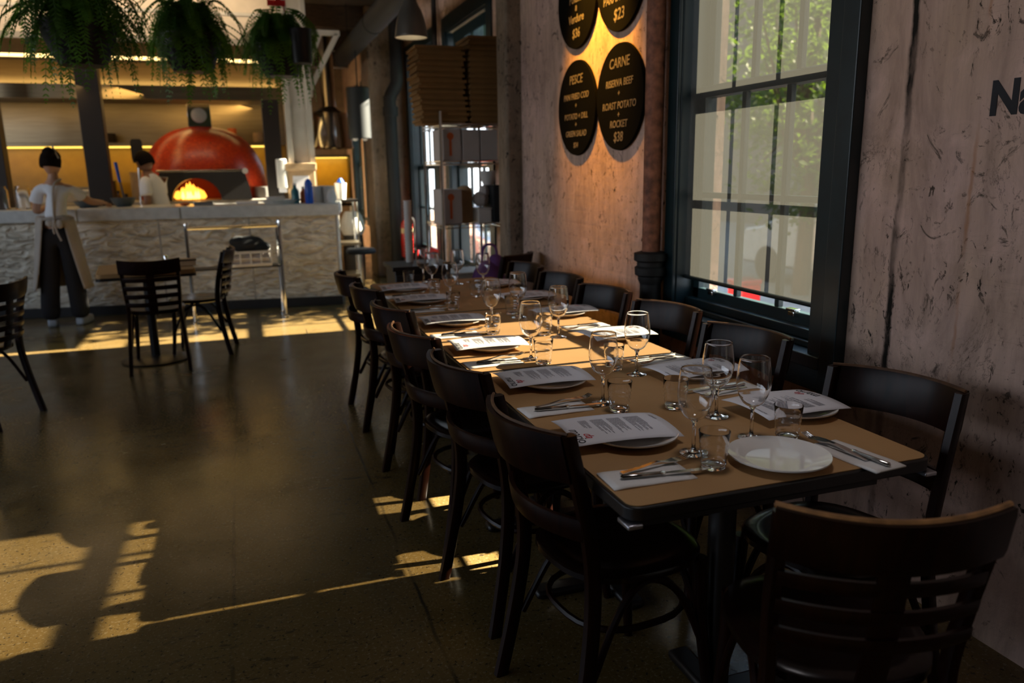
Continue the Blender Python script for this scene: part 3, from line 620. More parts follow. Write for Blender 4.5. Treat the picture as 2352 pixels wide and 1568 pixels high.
def ladder_chair(nsl=4, splat=True, worn=False):
    t = thing('ladder_back_chair', '', 'chair')
    seat_mesh(.43, .39, .42, .435, .465, .010, False).build('seat', 'seat_wood', t, ang=50)
    posts(t, 'chair_wood', .176, .192, .845); front_legs(t, 'chair_wood')
    tr = rail(.206, -.250, 0, .755, .862, .052, .020, .022, sag=.012).build('top_rail', 'chair_wood', t)
    if worn: MB().tube([(.206*u, -.262-.052*(1-u*u), .8615-.012*(1-u*u)) for u in [-1+2*i/14 for i in range(15)]], .0062, 6).build('worn_edge', 'worn_wood', tr)['label'] = 'tan edge with the finish worn away'
    for k in range(nsl):
        z = .725-.062*k; rail(.188-.003*k, -.238+.008*k, 0, z-.034, z, .048, .013, .008).build('slat', 'chair_wood', t)
    if splat: MB().sweep([(0, -.300, .77), (0, -.275, .62), (0, -.235, .46)], RECT(.028, .006), [(Vector((1, 0, 0)), Vector((0, 1, 0)))]*3).build('splat', 'chair_wood', t)
    for s in (-1, 1): MB().tube(smooth_path([(s*.176, .165, .20), (s*.168, .09, .36), (s*.165, -.01, .42), (s*.17, -.10, .36), (s*.185, -.19, .20)], 5), .010, 7).build('bent_brace', 'chair_wood', t)
    return t
bist = Kind(bistro_chair); lad = Kind(lambda: ladder_chair())
ords = ['first', 'second', 'third', 'fourth', 'fifth', 'sixth']
# top-rail middle measured at (x, y, .86): the chair origin is .31 in front of it
def by_top(x, y, rz, back=.262): return (x-back*math.sin(rz), y+back*math.cos(rz), 0)
for k, (x, y, a) in enumerate([(.625, 1.71, -8), (.605, 2.30, -9), (.575, 2.83, -12), (.600, 3.41, -13), (.585, 4.04, -10), (.565, 4.62, -6)]):
    rz = math.radians(-90-a)
    bist(by_top(x, y, rz), rz, 'dark bentwood chair on the aisle side, %s from the end with the bare plate' % ords[k], 'bentwood chairs along the set tables')
for k, (x, y, a) in enumerate([(1.690, 1.63, 16), (1.700, 2.33, 14), (1.706, 2.91, 15), (1.680, 3.475, 13), (1.676, 4.03, 12), (1.666, 4.59, 10)]):
    rz = math.radians(90+a)
    bist(by_top(x, y, rz), rz, 'dark bentwood chair on the wall side, %s from the end with the bare plate' % ords[k], 'bentwood chairs along the set tables')
fc = ladder_chair(3, True, True); rz = math.radians(-21); fc.location = by_top(1.045, .985, rz); fc.rotation_euler.z = rz
fc['label'] = 'dark ladder-back chair with worn tan top edge at the end of the table'; fc['group'] = 'ladder-back chairs'
lad(by_top(-.68, 6.16, math.radians(2)), math.radians(2), 'black ladder-back chair with its back to us at the small cafe table', 'ladder-back chairs')
lad((-.42, 6.84, 0), math.radians(84), 'black ladder-back chair seen side-on between the cafe table and the crate', 'ladder-back chairs')
lad((-1.62, 5.33, 0), math.radians(68), 'black ladder-back chair cut off by the picture edge in the aisle', 'ladder-back chairs')
bist((1.66, 5.40, 0), math.radians(40), 'dark bentwood chair under the purple bag at the far table end', 'bentwood chairs along the set tables')

# ------------------------------------------------------------------ the three set tables
def rrect(x0, x1, y0, y1, r, n=6):
    p = []
    for cx_, cy_, a0 in ((x1-r, y0+r, -PI/2), (x1-r, y1-r, 0), (x0+r, y1-r, PI/2), (x0+r, y0+r, PI)):
        p += [(cx_+r*math.cos(a0+PI/2*i/n), cy_+r*math.sin(a0+PI/2*i/n)) for i in range(n+1)]
    return p
def dining_table():
    t = thing('dining_table', '', 'table')
    MB().prism(rrect(-.418, .418, -.595, .595, .035), .712, .745).build('tabletop', 'table_black', t, bevel=.004)
    MB().box(-.34, .34, -.5, -.47, .65, .711).box(-.34, .34, .47, .5, .65, .711).box(-.34, -.31, -.47, .47, .65, .711).box(.31, .34, -.47, .47, .65, .711).build('apron_frame', 'table_black', t)
    for s in (-1, 1):
        MB().tube([(0, s*.33, .03), (0, s*.33, .65)], .036, 14).build('pedestal', 'table_black', t)
        b = MB(); b.box(-.29, .29, s*.33-.035, s*.33+.035, 0, .03); b.box(-.035, .035, s*.33-.2, s*.33+.2, 0, .03); b.build('foot', 'table_black', t, bevel=.012)
        for q in (-1, 1): MB().box(q*.405-.018, q*.405+.018, s*.5721-.03, s*.5721+.024, .700, .711).build('corner_bracket', 'metal_bracket', t, bevel=.003)
    return t
tabs = [(1.135, 1.945, 'black pedestal dining table carrying the bare plate'), (1.13, 3.148, 'black pedestal dining table lit by the sun patch'), (1.145, 4.352, 'black pedestal dining table next to the black cabinet')]
dt = Kind(dining_table)
for k, (x, y, l) in enumerate(tabs):
    dt((x, y, 0), 0, l, 'dining tables pushed into one row')
    cv = MB().prism([(px+x, py+y) for px, py in rrect(-.41, .41, -.588, .588, .03)], .7455, .7475)
    tag(cv.build('paper_table_cover', 'kraft_paper', smooth=False), ['brown paper cover under the bare plate', 'brown paper cover in the sun patch', 'brown paper cover on the table next to the black cabinet'][k], 'table cover', 'brown paper table covers')
ZT = .7478

# ------------------------------------------------------------------ table settings
def plate():
    t = MB().lathe([(0, .006), (.072, .005), (.080, .007), (.118, .0215), (.1215, .0225), (.1215, .019), (.082, .001), (.078, 0), (0, 0)], (0, 0, 0), 48).build('plate', 'porcelain', ang=60)
    t.data.materials[0] = M['porcelain']; return tag(t, '', 'plate')
def wine_glass():
    t = thing('wine_glass', '', 'wine glass')
    op = [(q.x, q.z) for q in smooth_path([(.004, 0, .0862), (.014, 0, .0895), (.026, 0, .098), (.0365, 0, .116), (.0435, 0, .140), (.0448, 0, .158), (.0425, 0, .185), (.0375, 0, .2195)], 4)]
    ip = [(max(r-.0009, .0), z+(.0014 if z < .12 else 0)) for r, z in op[::-1]]
    MB().lathe([(0, .0858)]+op+[(op[-1][0]-.00045, .2200)]+ip+[(0, ip[-1][1])], (0, 0, 0), 36).build('bowl', 'glass_clear', t, ang=42)
    MB().lathe([(0, 0), (.034, 0), (.0345, .0015), (.022, .004), (.008, .008), (.0048, .016), (.0042, .05), (.005, .078), (.009, .0855), (0, .0858)], (0, 0, 0), 28).build('stem', 'glass_clear', t, ang=80)
    return t
def tumbler():
    t = thing('tumbler', '', 'tumbler')
    pr = [(.0275, .007)]
    for k in range(5): z = .010+.0125*k; r = .0290+.0082*(z/.092); pr += [(r, z), (r+.0011, z+.004), (r+.0001, z+.0085)]
    pr += [(.0375, .092)]; inn = [(r-.0014, z) for r, z in pr[::-1] if z > .012]
    MB().lathe([(0, 0), (.0265, 0), (.0280, .002)]+pr+[(.0368, .0927)]+inn+[(.0255, .0105), (0, .010)], (0, 0, 0), 32).build('wall', 'glass_clear', t, ang=42)
    return t
def napkin():
    def fn(u, v): return (-.105+.21*u, -.05+.1*v, .0022+.0011*math.sin(5*u+2*v)+.0015*abs(v-.5)*math.sin(11*u))
    b = MB(); b.grid(12, 8, fn)
    t = b.build('napkin', 'napkin', solid=.0034); return tag(t, '', 'napkin')
def fork():
    b = MB(); L_ = .2
    p = smooth_path([(-.1, 0, .0035), (-.05, 0, .006), (0, 0, .012), (.03, 0, .008), (.055, 0, .0075)], 5); n = len(p)
    def wd(i): u = i/(n-1); return .0075 if u < .1 else (.0065-.004*u if u < .6 else .0025+.0105*(u-.6)/.4*1.0)
    b.sweep(p, [(-1, -.0012), (1, -.0012), (1, .0012), (-1, .0012)], [(Vector((0, wd(i), 0)), Vector((0, 0, 1))) for i in range(n)])
    for k in range(4):
        y = -.0096+.0064*k; b.sweep(smooth_path([(.053, y, .0075), (.075, y, .007), (.1, y*.95, .014)], 4), [(-.0017, -.001), (.0017, -.001), (.0017, .001), (-.0017, .001)], [(Vector((0, 1-.05*i, 0)), Vector((0, 0, 1))) for i in range(9)])
    t = b.build('fork', 'steel', ang=50); return tag(t, '', 'fork')
def knife():
    t = thing('knife', '', 'knife')
    p = [(-.115, 0, .006), (-.11, 0, .006), (-.06, 0, .006), (-.02, 0, .006), (-.012, 0, .006), (-.004, 0, .006)]; wv = [.003, .0075, .007, .0055, .007, .003]; hv = [.003, .006, .0055, .0045, .0055, .003]
    MB().sweep(p, [(math.cos(a*PI/4), math.sin(a*PI/4)) for a in range(8)], [(Vector((0, wv[i], 0)), Vector((0, 0, hv[i]))) for i in range(6)]).build('handle', 'steel', t)
    MB().prism([(-.006, -.004), (.03, -.008), (.085, -.0085), (.108, -.003), (.115, .006), (.02, .0065), (-.006, .004)], .0052, .0066).build('blade', 'steel', t)
    return t
def menu():
    t = thing('menu_sheet', '', 'menu'); def_fix = lambda o: o.data.vertices.foreach_set('co', [c for q in o.data.vertices for c in (q.co.x, q.co.y, bend(q.co.x, q.co.y)+.0010)])
    def bend(x, y): return .0015*math.sin(x*9)+.011*(x/.148)**2*(y/.115)**2*-1+.003*(x/.148)**2
    MB().grid(13, 11, lambda u, v: (-.148+.296*u, -.105+.21*v, bend(-.148+.296*u, -.105+.21*v))).build('sheet', 'paper_white', t, solid=.0006)
    rr = random.Random(5); b = MB(); X = .045
    for bl, n in enumerate((11, 9, 9, 6)):
        for k in range(n):
            x = X+.045-.0042*k; ln = rr.uniform(.09, .125) if k % 3 else rr.uniform(.05, .09)
            if bl == 3: ln *= .55
            y = .068; 
            for s in range(6):
                l2 = ln/6*.86; y1 = y-l2; b.add([(q, r_, bend(q, r_)+.0009) for q, r_ in ((x, y), (x, y1), (x+.0017, y1), (x+.0017, y))], [(0, 1, 2, 3)]); y -= ln/6
        X -= .0042*n+.011
    b.build('body_print', 'grey_ink', t, smooth=False)
    h1 = text('heading_print', 'ANTIPASTI', .010, 'ink', t, (.128, .048, bend(.128, .048)+.0012), (0, -1, 0), (1, 0, 0), depth=.0001)
    h2 = text('logo_print', 'mario', .042, 'ink', t, (-.124, -.048, bend(-.124, -.048)+.0016), (0, -1, 0), (1, 0, 0), depth=.0001, sx=.92)
    h3 = text('logo_accent', 'da', .036, 'red_ink', t, (-.098, -.052, bend(-.098, -.052)+.0013), (0, -1, 0), (1, 0, 0), depth=.0001, shear=.25)
    for h in (h1, h2, h3): def_fix(h)
    return t
K = {n: Kind(f) for n, f in dict(plate=plate, wine=wine_glass, tumbler=tumbler, napkin=napkin, fork=fork, knife=knife, menu=menu).items()}
jr = random.Random(11)
def setting(who, side, menu_c, plate_c, nap, wine, tum, mrot=0.0, nrot=0.0, cut=True, mz=0.0):
    base = 0 if side == 'L' else PI
    if plate_c: K['plate']((*plate_c, ZT), jr.uniform(0, 6), 'white plate %s' % who, 'white plates on the set tables')
    if menu_c:
        K['menu']((*menu_c, ZT+.0275+mz), 0, 'printed menu sheet lying %s' % who.replace('of the', 'over the plate of the'), 'printed menus on the plates', rot=(jr.uniform(-.015, .015), jr.uniform(-.01, .03), base+mrot))
    if nap:
        K['napkin']((*nap, ZT), base+nrot, 'folded white napkin under the cutlery %s' % who, 'folded napkins')
        if cut:
            c, s_ = math.cos(base+nrot), math.sin(base+nrot)
            def off(dx, dy): return (nap[0]+c*dx-s_*dy, nap[1]+s_*dx+c*dy)
            K['fork']((*off(.045, .038), ZT+.0046), base+nrot+.155, 'steel fork on the napkin %s' % who, 'steel forks')
            K['knife']((*off(.045, -.016), ZT+.0046), base+nrot-.10, 'steel table knife on the napkin %s' % who, 'steel table knives')
    if wine: K['wine']((*wine, ZT), jr.uniform(0, 6), 'stemmed wine glass %s' % who, 'wine glasses on the set tables')
    if tum: K['tumbler']((*tum, ZT), jr.uniform(0, 6), 'ribbed glass tumbler %s' % who, 'ribbed tumblers on the set tables')
def A(n): return 'of the %s aisle-side place from the bare plate' % ords[n]
def Wd(n): return 'of the %s wall-side place from the bare plate' % ords[n]
setting(A(0), 'L', (.895, 1.770), (.925, 1.735), (.836, 1.492), (1.02, 1.587), (1.012, 1.487), -.06, -.02)
setting(A(1), 'L', (.908, 2.340), (.925, 2.315), (.833, 2.045), (.994, 2.055), (1.005, 1.967), -.03, .04)
setting(Wd(0), 'R', (1.452, 1.785), (1.470, 1.770), (1.425, 2.035), (1.239, 1.817), (1.17, 1.93), .06, .08)
setting(Wd(1), 'R', (1.430, 2.240), (1.420, 2.235), (1.430, 2.470), (1.248, 2.316), (1.205, 2.405), .02, .10)
# end place
K['plate']((1.18, 1.463, ZT), 0, 'bare white plate at the end of the table', 'white plates on the set tables')
K['napkin']((1.374, 1.422, ZT), math.radians(96), 'folded white napkin under the cutlery beside the bare plate', 'folded napkins')
K['fork']((1.358, 1.475, ZT+.0046), math.radians(97), 'steel fork touching the rim of the bare plate', 'steel forks')
K['knife']((1.376, 1.440, ZT+.0046), math.radians(96), 'steel table knife lying next to the bare plate', 'steel table knives')
K['wine']((1.221, 1.628, ZT), 1, 'stemmed wine glass straight behind the bare plate', 'wine glasses on the set tables')
K['tumbler']((1.305, 1.590, ZT), 2, 'ribbed glass tumbler behind the bare plate in front of the menu', 'ribbed tumblers on the set tables')
setting(A(2), 'L', (.888, 2.912), (.905, 2.895), (.833, 2.655), (.986, 2.665), (1.005, 2.585), -.05, .05)
setting(A(3), 'L', (.888, 3.470), (.905, 3.450), (.833, 3.190), (1.042, 3.332), (.997, 3.171), -.03, .05)
setting(Wd(2), 'R', (1.445, 2.880), (1.440, 2.885), (1.430, 3.135), (1.233, 2.990), (1.195, 3.060), .06, .06)
setting(Wd(3), 'R', (1.455, 3.465), (1.450, 3.460), None, (1.226, 3.488), (1.229, 3.590), .04, .05)
setting(A(4), 'L', (.880, 4.130), (.905, 4.110), (.833, 3.850), (1.03, 4.037), (.991, 3.832), -.04, .04)
setting(A(5), 'L', (.885, 4.590), (.905, 4.575), (.833, 4.345), (1.057, 4.584), (1.009, 4.328), -.03, .05)
setting(Wd(4), 'R', (1.440, 3.985), (1.440, 3.98), None, (1.25, 4.70), (1.216, 4.181), .05, .05)
setting(Wd(5), 'R', (1.430, 4.520), (1.430, 4.515), None, (1.332, 4.417), None, .05, .05)
K['wine']((1.069, 4.880, ZT), 1, 'stemmed wine glass at the table end by the black cabinet', 'wine glasses on the set tables')
K['tumbler']((.957, 4.80, ZT), 2, 'ribbed glass tumbler at the table end by the black cabinet', 'ribbed tumblers on the set tables')
# ------------------------------------------------------------------ pizza counter (turned a little against the room)
CA = math.atan2(.4, -2.61)             # direction from its right end towards the left
def cpt(u, v, z): ux, uy = math.cos(CA), math.sin(CA); return (0.97+u*ux-v*(-.1515), 8.73+u*uy+v*.9885, z)
ct = thing('pizza_counter', 'long stone-topped counter with carved cream front panels', 'counter', (0.97, 8.73, 0), CA-PI)
# local frame: -x runs left along the front, +y into the kitchen
MB().box(-4.6, 0, 0, .70, .10, .995).build('carved_front', 'carved', ct, bevel=.004)
for k in range(5): MB().box(-.012-.92*k-.004, -.92*k+.004-.002, -.003, .004, .10, .995).build('panel_joint', 'grey_panel', ct, smooth=False)
MB().box(-4.62, .015, -.012, .70, 0.001, .10).build('kickboard', 'black_kick', ct, bevel=.003)
for k in range(4):
    MB().box(-1.6-1.01*k+(.0 if k else 0), -1.6-1.01*k+1.0 if k else .03, -.05, .78, .995, 1.125).build('stone_top', 'stone_top', ct, bevel=.008)
HT = 1.1255
def on_counter(u, v, dz=0.0): return cpt(u, v, HT+dz)
# back bench and oven plinth
bn = thing('kitchen_bench', 'grey work bench along the kitchen behind the counter', 'bench', (-1.0, 10.95, 0))
MB().box(-4.4, 1.5, -.42, .35, 1.06, 1.14).box(-.25, 1.45, .35, 1.13, 1.06, 1.14).build('bench_top', 'grey_panel', bn, bevel=.006); MB().box(-4.35, 1.45, -.30, .35, 0.001, 1.06).build('cabinet', 'black_kick', bn, smooth=False)
ov = thing('pizza_oven', 'red mosaic domed pizza oven with a black mouth and burning fire', 'oven', (-.43, 11.25, 1.1405))
def dome():
    b = MB(); n = 48; prof = [(.80, 0), (.79, .18), (.745, .40), (.66, .60), (.53, .76), (.36, .865), (.18, .915), (0, .93)]
    p2 = smooth_path([(r, 0, z) for r, z in prof], 4); b.lathe([(max(q.x, 0), q.z) for q in p2], (0, 0, 0), n)
    cen = lambda f: [sum(b.v[i][k] for i in f)/len(f) for k in range(3)]
    b.f = [f for f in b.f if not (lambda c: c[1] < -.45 and c[2] < .31 and abs(c[0]+.09) < .33)(cen(f))]
    return b
dome().build('dome', 'red_mosaic', ov, ang=60)
def face():
    b = MB(); out = [(-.56, 0), (-.54, .16), (-.49, .345), (.49, .345), (.54, .16), (.56, 0)]
    inn = [(.285*math.cos(PI*i/16)-.09, .27*math.sin(PI*i/16)) for i in range(17)]
    pts = out[:]; vs = [(x, -.79, z) for x, z in out]+[(x, -.79, z) for x, z in inn]+[(x, -.40, z) for x, z in out]+[(x, -.40, z) for x, z in inn]
    no = len(out); ni = len(inn); fs = []
    # ring of quads/tris: map each inner vertex to an outer one
    mp = [no-1-min(no-1, int(i*no/ni)) for i in range(ni)]
    for base in (0, no+ni):
        for i in range(ni-1):
            a, c = mp[i], mp[i+1]
            fs.append((base+no+i, base+no+i+1, base+a))
            if a != c: fs.append((base+no+i+1, base+c, base+a))
    for i in range(ni-1): fs.append((no+i, no+i+1, no+ni+no+i+1, no+ni+no+i))
    for i in range(no-1): fs.append((i, i+1, no+ni+i+1, no+ni+i))
    return b.add(vs, fs)
face().build('black_face', 'black_kick', ov, smooth=False)
MB().box(-.52, .52, -.80, -.62, .345, .37).build('steel_trim', 'steel', ov, bevel=.004)
MB().lathe([(0, 0), (.035, 0), (.035, .012), (0, .012)], (0, 0, 0), 20, Matrix.Translation((.50, -.80, .35)) @ Matrix.Rotation(PI/2, 4, 'X')).build('thermometer', 'white_plastic', ov)
MB().grid(17, 6, lambda u, v: (-.09+.30*math.cos(PI*u), -.785+.9*v, .285*math.sin(PI*u)+.003)).add([(-.39, .115, .003), (.21, .115, .003), (.21, .115, .29), (-.39, .115, .29)], [(0, 1, 2, 3)]).build('oven_chamber', 'chamber', ov)
fl = MB(); fr = random.Random(4)
for k in range(15):
    x = -.30+.022*k+fr.uniform(-.01, .01); h = .10+.12*math.exp(-((k-7)/4.5)**2)*fr.uniform(.7, 1.15); y = -.55+fr.uniform(-.05, .05)
    x -= .03; fl.lathe([(0, 0), (.030, .02), (.036, h*.3), (.022, h*.65), (.007, h*.9), (0, h)], (x, y, .01), 8)
fl.build('fire', 'flame', ov); f2 = MB()
for k in range(7): f2.lathe([(0, 0), (.02, .02), (.022, .04), (.008, .09), (0, .11)], (-.26+.03*k, -.60+fr.uniform(-.03, .03), .01), 8)
f2.build('fire_core', 'flame_core', ov)
fu = MB().box(-.14, .14, -.14, .14, .92, 1.206).build('flue', 'steel', ov, bevel=.004)
MB().lathe([(.09, 0), (.095, .01), (.07, .02), (.04, .022), (0, .022)], (0, 0, 0), 24, Matrix.Translation((0, -.14, 1.06)) @ Matrix.Rotation(PI/2, 4, 'X')).build('round_damper', 'white_steel', fu)
# extraction hood with its strip lights, shelf with strip light
hd = thing('extraction_hood', 'long stainless extraction hood with warm strip lights over the kitchen', 'hood', (-1.6, 11.4, 2.35))
b = MB(); b.add([(x, y, z) for x in (-4.4, 2.2) for y, z in ((-.80, 0), (-.80, .16), (-.35, .47), (1.18, .47), (1.18, .10), (-.72, .10), (-.72, 0))], [(0, 1, 8, 7), (1, 2, 9, 8), (2, 3, 10, 9), (3, 4, 11, 10), (4, 5, 12, 11), (5, 6, 13, 12), (6, 0, 7, 13), (0, 6, 5, 4, 3, 2, 1), (7, 8, 9, 10, 11, 12, 13)])
b.build('canopy', 'brushed', hd, smooth=False)
MB().box(-4.35, 2.15, -.10, -.04, .07, .098).build('strip_light', 'warm_strip', hd, smooth=False); MB().box(-4.35, 2.15, -.68, -.62, .47, .50).build('strip_light', 'warm_strip', hd, smooth=False)
for k in range(6): MB().box(-4.4+1.1*k-.003, -4.4+1.1*k+.003, -.803, -.797, .0, .16).build('panel_seam', 'dark_pot', hd, smooth=False)
struct(MB().box(-5.9, .7, 12.58, 12.6, 1.92, 2.6).build('trim_13', 'brushed', smooth=False)); struct(MB().box(-5.9, .7, 12.585, 12.6, 1.14, 1.92).build('trim_14', 'tile_yellow', smooth=False))
sh = thing('kitchen_shelf', 'long steel shelf on the kitchen back wall lit yellow beneath', 'shelf', (-1.6, 12.4, 1.86))
MB().box(-4.2, 2.3, -.17, .17, 0, .045).build('board', 'brushed', sh, bevel=.004); MB().box(-4.1, 2.2, .02, .06, -.02, -.001).build('strip_light', 'yellow_strip', sh, smooth=False)
for k in range(6): MB().bar((-4+1.2*k, .165, -.14), (-4+1.2*k, -.14, -.002), .02, .02).build('bracket', 'dark_pot', sh)
rb_ = thing('back_workbench', 'dark rear bench under the yellow lit shelf', 'bench', (-1.6, 12.25, 0)); MB().box(-4.2, 2.3, -.32, .32, .9, .95).build('bench_top', 'brushed', rb_, bevel=.004); MB().box(-4.15, 2.25, -.28, .32, 0.001, .9).build('cabinet', 'black_kick', rb_, smooth=False)
# posts and white column
struct(MB().box(-1.60, -1.37, 9.80, 10.0, 0, ZC-.001).build('trim_15', 'dark_post', bevel=.006)); struct(MB().box(.31, .50, 9.85, 10.0, 0, 2.30).build('trim_16', 'dark_post', bevel=.006))
struct(MB().box(-2.62, -2.42, 10.0, 10.2, 0, ZC-.001).build('trim_17', 'dark_post', bevel=.006)); struct(MB().box(-2.95, -2.80, 10.4, 10.5, 0, ZC-.001).build('trim_18', 'beam_wood', bevel=.006))
b = MB(); b.box(.62, .83, 9.85, 10.05, 0, ZC-.001); b.box(.57, .63, 9.80, 10.1, 0, ZC-.002); b.box(.82, .88, 9.80, 10.1, 0, ZC-.002); b.box(.63, .82, 9.845, 9.85, 1.98, 1.995); struct(b.build('trim_19', 'white_steel', bevel=.005))
br = thing('ceiling_brace', 'white diagonal steel brace beside the white column', 'brace', (.88, 9.9, 2.4))
MB().bar((.0, 0, .02), (.36, 0, .66), .06, .06, (0, 1, 0)).build('diagonal', 'white_steel', br, bevel=.004); MB().box(-.0, .39, -.03, .03, .64, .70).build('top_arm', 'white_steel', br, bevel=.004)
MB().bar((.02, 0, .30), (.16, 0, .64), .04, .04, (0, 1, 0)).build('inner_strut', 'white_steel', br, bevel=.004); MB().box(-.001, .03, -.035, .035, -.06, .70).build('back_plate', 'white_steel', br, bevel=.004)
cb = thing('column_cabinet', 'tan wooden board on the white column with a white notice', 'board', (.70, 9.79, 1.1)); MB().box(-.16, .16, -.02, .009, .0, .44).build('panel', 'tan_box', cb, bevel=.004); MB().box(-.10, .09, -.024, -.02, .05, .32).build('notice', 'paper_white', cb, smooth=False); MB().box(-.18, .18, -.05, .009, .38, .47).build('ledge', 'tan_box', cb, bevel=.006)
pt = thing('towel_dispenser', 'white paper towel dispenser left of the white column'.replace('left of', 'beside'), 'dispenser', (.478, 9.80, 1.28)); MB().prism(rrect(-.06, .06, -.06, .049, .03), 0, .34).build('case', 'white_plastic', pt, bevel=.01); MB().box(-.045, .045, -.05, .03, -.05, .0).build('towel', 'paper_white', pt)

# counter clutter
def jar(h, r, m='glass_clear'):
    def f():
        t = thing('glass_jar', '', 'jar'); MB().lathe([(0, 0), (r, 0), (r*1.03, .01), (r*1.03, h*.8), (r*.8, h*.92), (r*.8, h), (r*.74, h), (r*.74, h*.92), (r*.96, h*.8), (r*.96, .012), (0, .01)], (0, 0, 0), 20).build('body', m, t); return t
    return f
jk = Kind(jar(.24, .075))
for k, (u, v) in enumerate([(3.42, .22), (3.62, .20), (3.24, .30), (3.85, .24)]): jk(on_counter(u, v), 0, ['tall glass jar on the counter beside the server', 'tall glass jar second from the server', 'tall glass jar behind the one beside the server', 'tall glass jar at the picture edge on the counter'][k], 'glass jars on the counter')
def bowl(m, r, h): return MB().lathe([(0, 0), (r*.55, 0), (r*.8, h*.35), (r, h), (r*.97, h), (r*.77, h*.38), (r*.5, .01), (0, .01)], (0, 0, 0), 28)
def single(name, mb, m, loc, label, cat, rz=0, group=None, **k):
    o = mb.build(name, m, **k); o.location = loc; o.rotation_euler.z = rz; return tag(o, label, cat, group)
single('mixing_bowl', bowl('', .13, .095), 'grey_bowl', on_counter(2.28, .40), 'dark grey bowl on the counter holding the blue-handled tool', 'bowl')
single('mixing_bowl', bowl('', .15, .07), 'grey_bowl', on_counter(2.62, .36), "dark shallow bowl under the server's hand", 'bowl')
st = thing('dough_cutter', 'steel scraper with bright blue handle standing in the grey bowl', 'tool', cpt(2.26, .40, HT+.012)); MB().bar((0, 0, 0), (-.03, 0, .26), .022, .006).build('shaft', 'steel', st); MB().tube([(-.03, 0, .25), (-.052, 0, .46)], [.014, .018], 10).build('handle', 'blue_plastic', st)
pl = thing('pizza_peel', 'black pizza peel standing upright beside the chef', 'peel', (-1.24, 10.48, .002)); MB().tube([(.03, 0, 0), (.10, 0, 1.62)], .014, 8).build('handle', 'steel', pl)
MB().prism([(-.055, 0), (.055, 0), (.065, .06), (.065, .25), (.045, .28), (-.045, .28), (-.065, .25), (-.065, .06)], -.004, .004, Matrix.Translation((.10, 0, 1.60)) @ Matrix.Rotation(PI/2, 4, 'X')).build('blade', 'black_kick', pl)
single('foil_box', MB().box(-.10, .10, -.04, .04, 0, .045), 'steel', on_counter(1.40, .16), 'small shiny steel tin on the counter in front of the fire', 'tin', CA, bevel=.006)
single('dough_lump', MB().ell((0, 0, .02), (.05, .035, .02)), 'orange_liquid', on_counter(1.60, .18), 'small orange packet beside the shiny tin on the counter', 'packet')
pk = Kind(lambda: tag(MB().lathe([(0, .003), (.1, .003), (.145, .016), (.147, .013), (.1, 0), (0, 0)], (0, 0, 0), 32).build('stacked_plate', 'porcelain'), '', 'plate'))
for k in range(9): pk((.31, 10.70, 1.1405+.0165*k), 0, ['lowest', 'second', 'third', 'fourth', 'fifth', 'sixth', 'seventh', 'eighth', 'topmost'][k]+' plate from the bottom of the stack beside the oven' if k < 8 else 'topmost plate of the stack beside the oven', 'stacked plates beside the oven')
tr = thing('serving_tray', 'pale blue grey tray with raised edge on the counter', 'tray', on_counter(.60, .25), CA); MB().lathe([(0, .004), (.17, .004), (.21, .045), (.215, .045), (.175, 0), (0, 0)], (0, 0, 0), 28).build('dish', 'stone_top', tr)
single('folded_cloth', MB().box(-.10, .10, -.035, .035, 0, .03), 'napkin', cpt(.66, .25, HT+.0462), 'rolled white cloth lying across the pale tray', 'cloth', CA+.5, bevel=.012)
single('folded_cloth', MB().box(-.12, .12, -.03, .03, 0, .03), 'napkin', on_counter(.98, .36), 'flat white cloth on the counter next to the pale tray', 'cloth', CA, bevel=.012)
def bottle(h, r, m, cap): 
    def f():
        t = thing('bottle', '', 'bottle'); MB().lathe([(0, 0), (r, 0), (r*1.02, .01), (r*1.02, h*.62), (r*.45, h*.78), (r*.4, h*.9), (0, h*.9)], (0, 0, 0), 16).build('body', m, t); MB().lathe([(r*.5, 0), (r*.5, h*.1), (0, h*.1)], (0, 0, h*.9), 12).build('cap', cap, t); return t
    return f
s1 = bottle(.22, .042, 'teal_liquid', 'white_plastic')(); s1.location = on_counter(.44, .18); s1['label'] = 'clear soap bottle with teal liquid and white pump on the counter'; MB().tube([(0, 0, .215), (0, 0, .25), (.03, 0, .252)], .006, 6).build('pump', 'white_plastic', s1)
s2 = bottle(.18, .035, 'orange_liquid', 'white_plastic')(); s2.location = on_counter(.36, .28); s2['label'] = 'orange bottle between the teal soap and the blue bottle'
s3 = thing('bottle', 'bright blue plastic bottle standing on the counter', 'bottle', on_counter(.285, .10)); MB().lathe([(0, 0), (.04, 0), (.044, .01), (.044, .17), (.040, .19), (.0, .19)], (0, 0, 0), 18).build('body', 'blue_plastic', s3); MB().lathe([(.040, .19), (.044, .2), (.035, .24), (.015, .262), (0, .265)], (0, 0, 0), 18).build('cap', 'blue_plastic', s3)
cn = Kind(lambda: tag(MB().lathe([(0, 0), (.062, 0), (.064, .006), (.064, .175), (.058, .18), (.058, .176), (.0, .17)], (0, 0, 0), 20).build('canister', 'white_steel'), '', 'canister'))
for k, (u, v) in enumerate([(.20, .34), (.08, .30), (-.03+.0, .34)]): cn(on_counter(max(u, .065), v) if k < 2 else on_counter(.14, .48), 0, ['grey canister right behind the blue bottle', 'grey canister at the end of the counter', 'grey canister behind the other two on the counter end'][k], 'canisters on the counter')
single('jug', MB().lathe([(0, 0), (.04, 0), (.055, .05), (.045, .11), (.03, .14), (.034, .15), (0, .148)], (0, 0, 0), 18), 'white_plastic', on_counter(.045, .12), 'small white jug at the very end of the counter', 'jug')
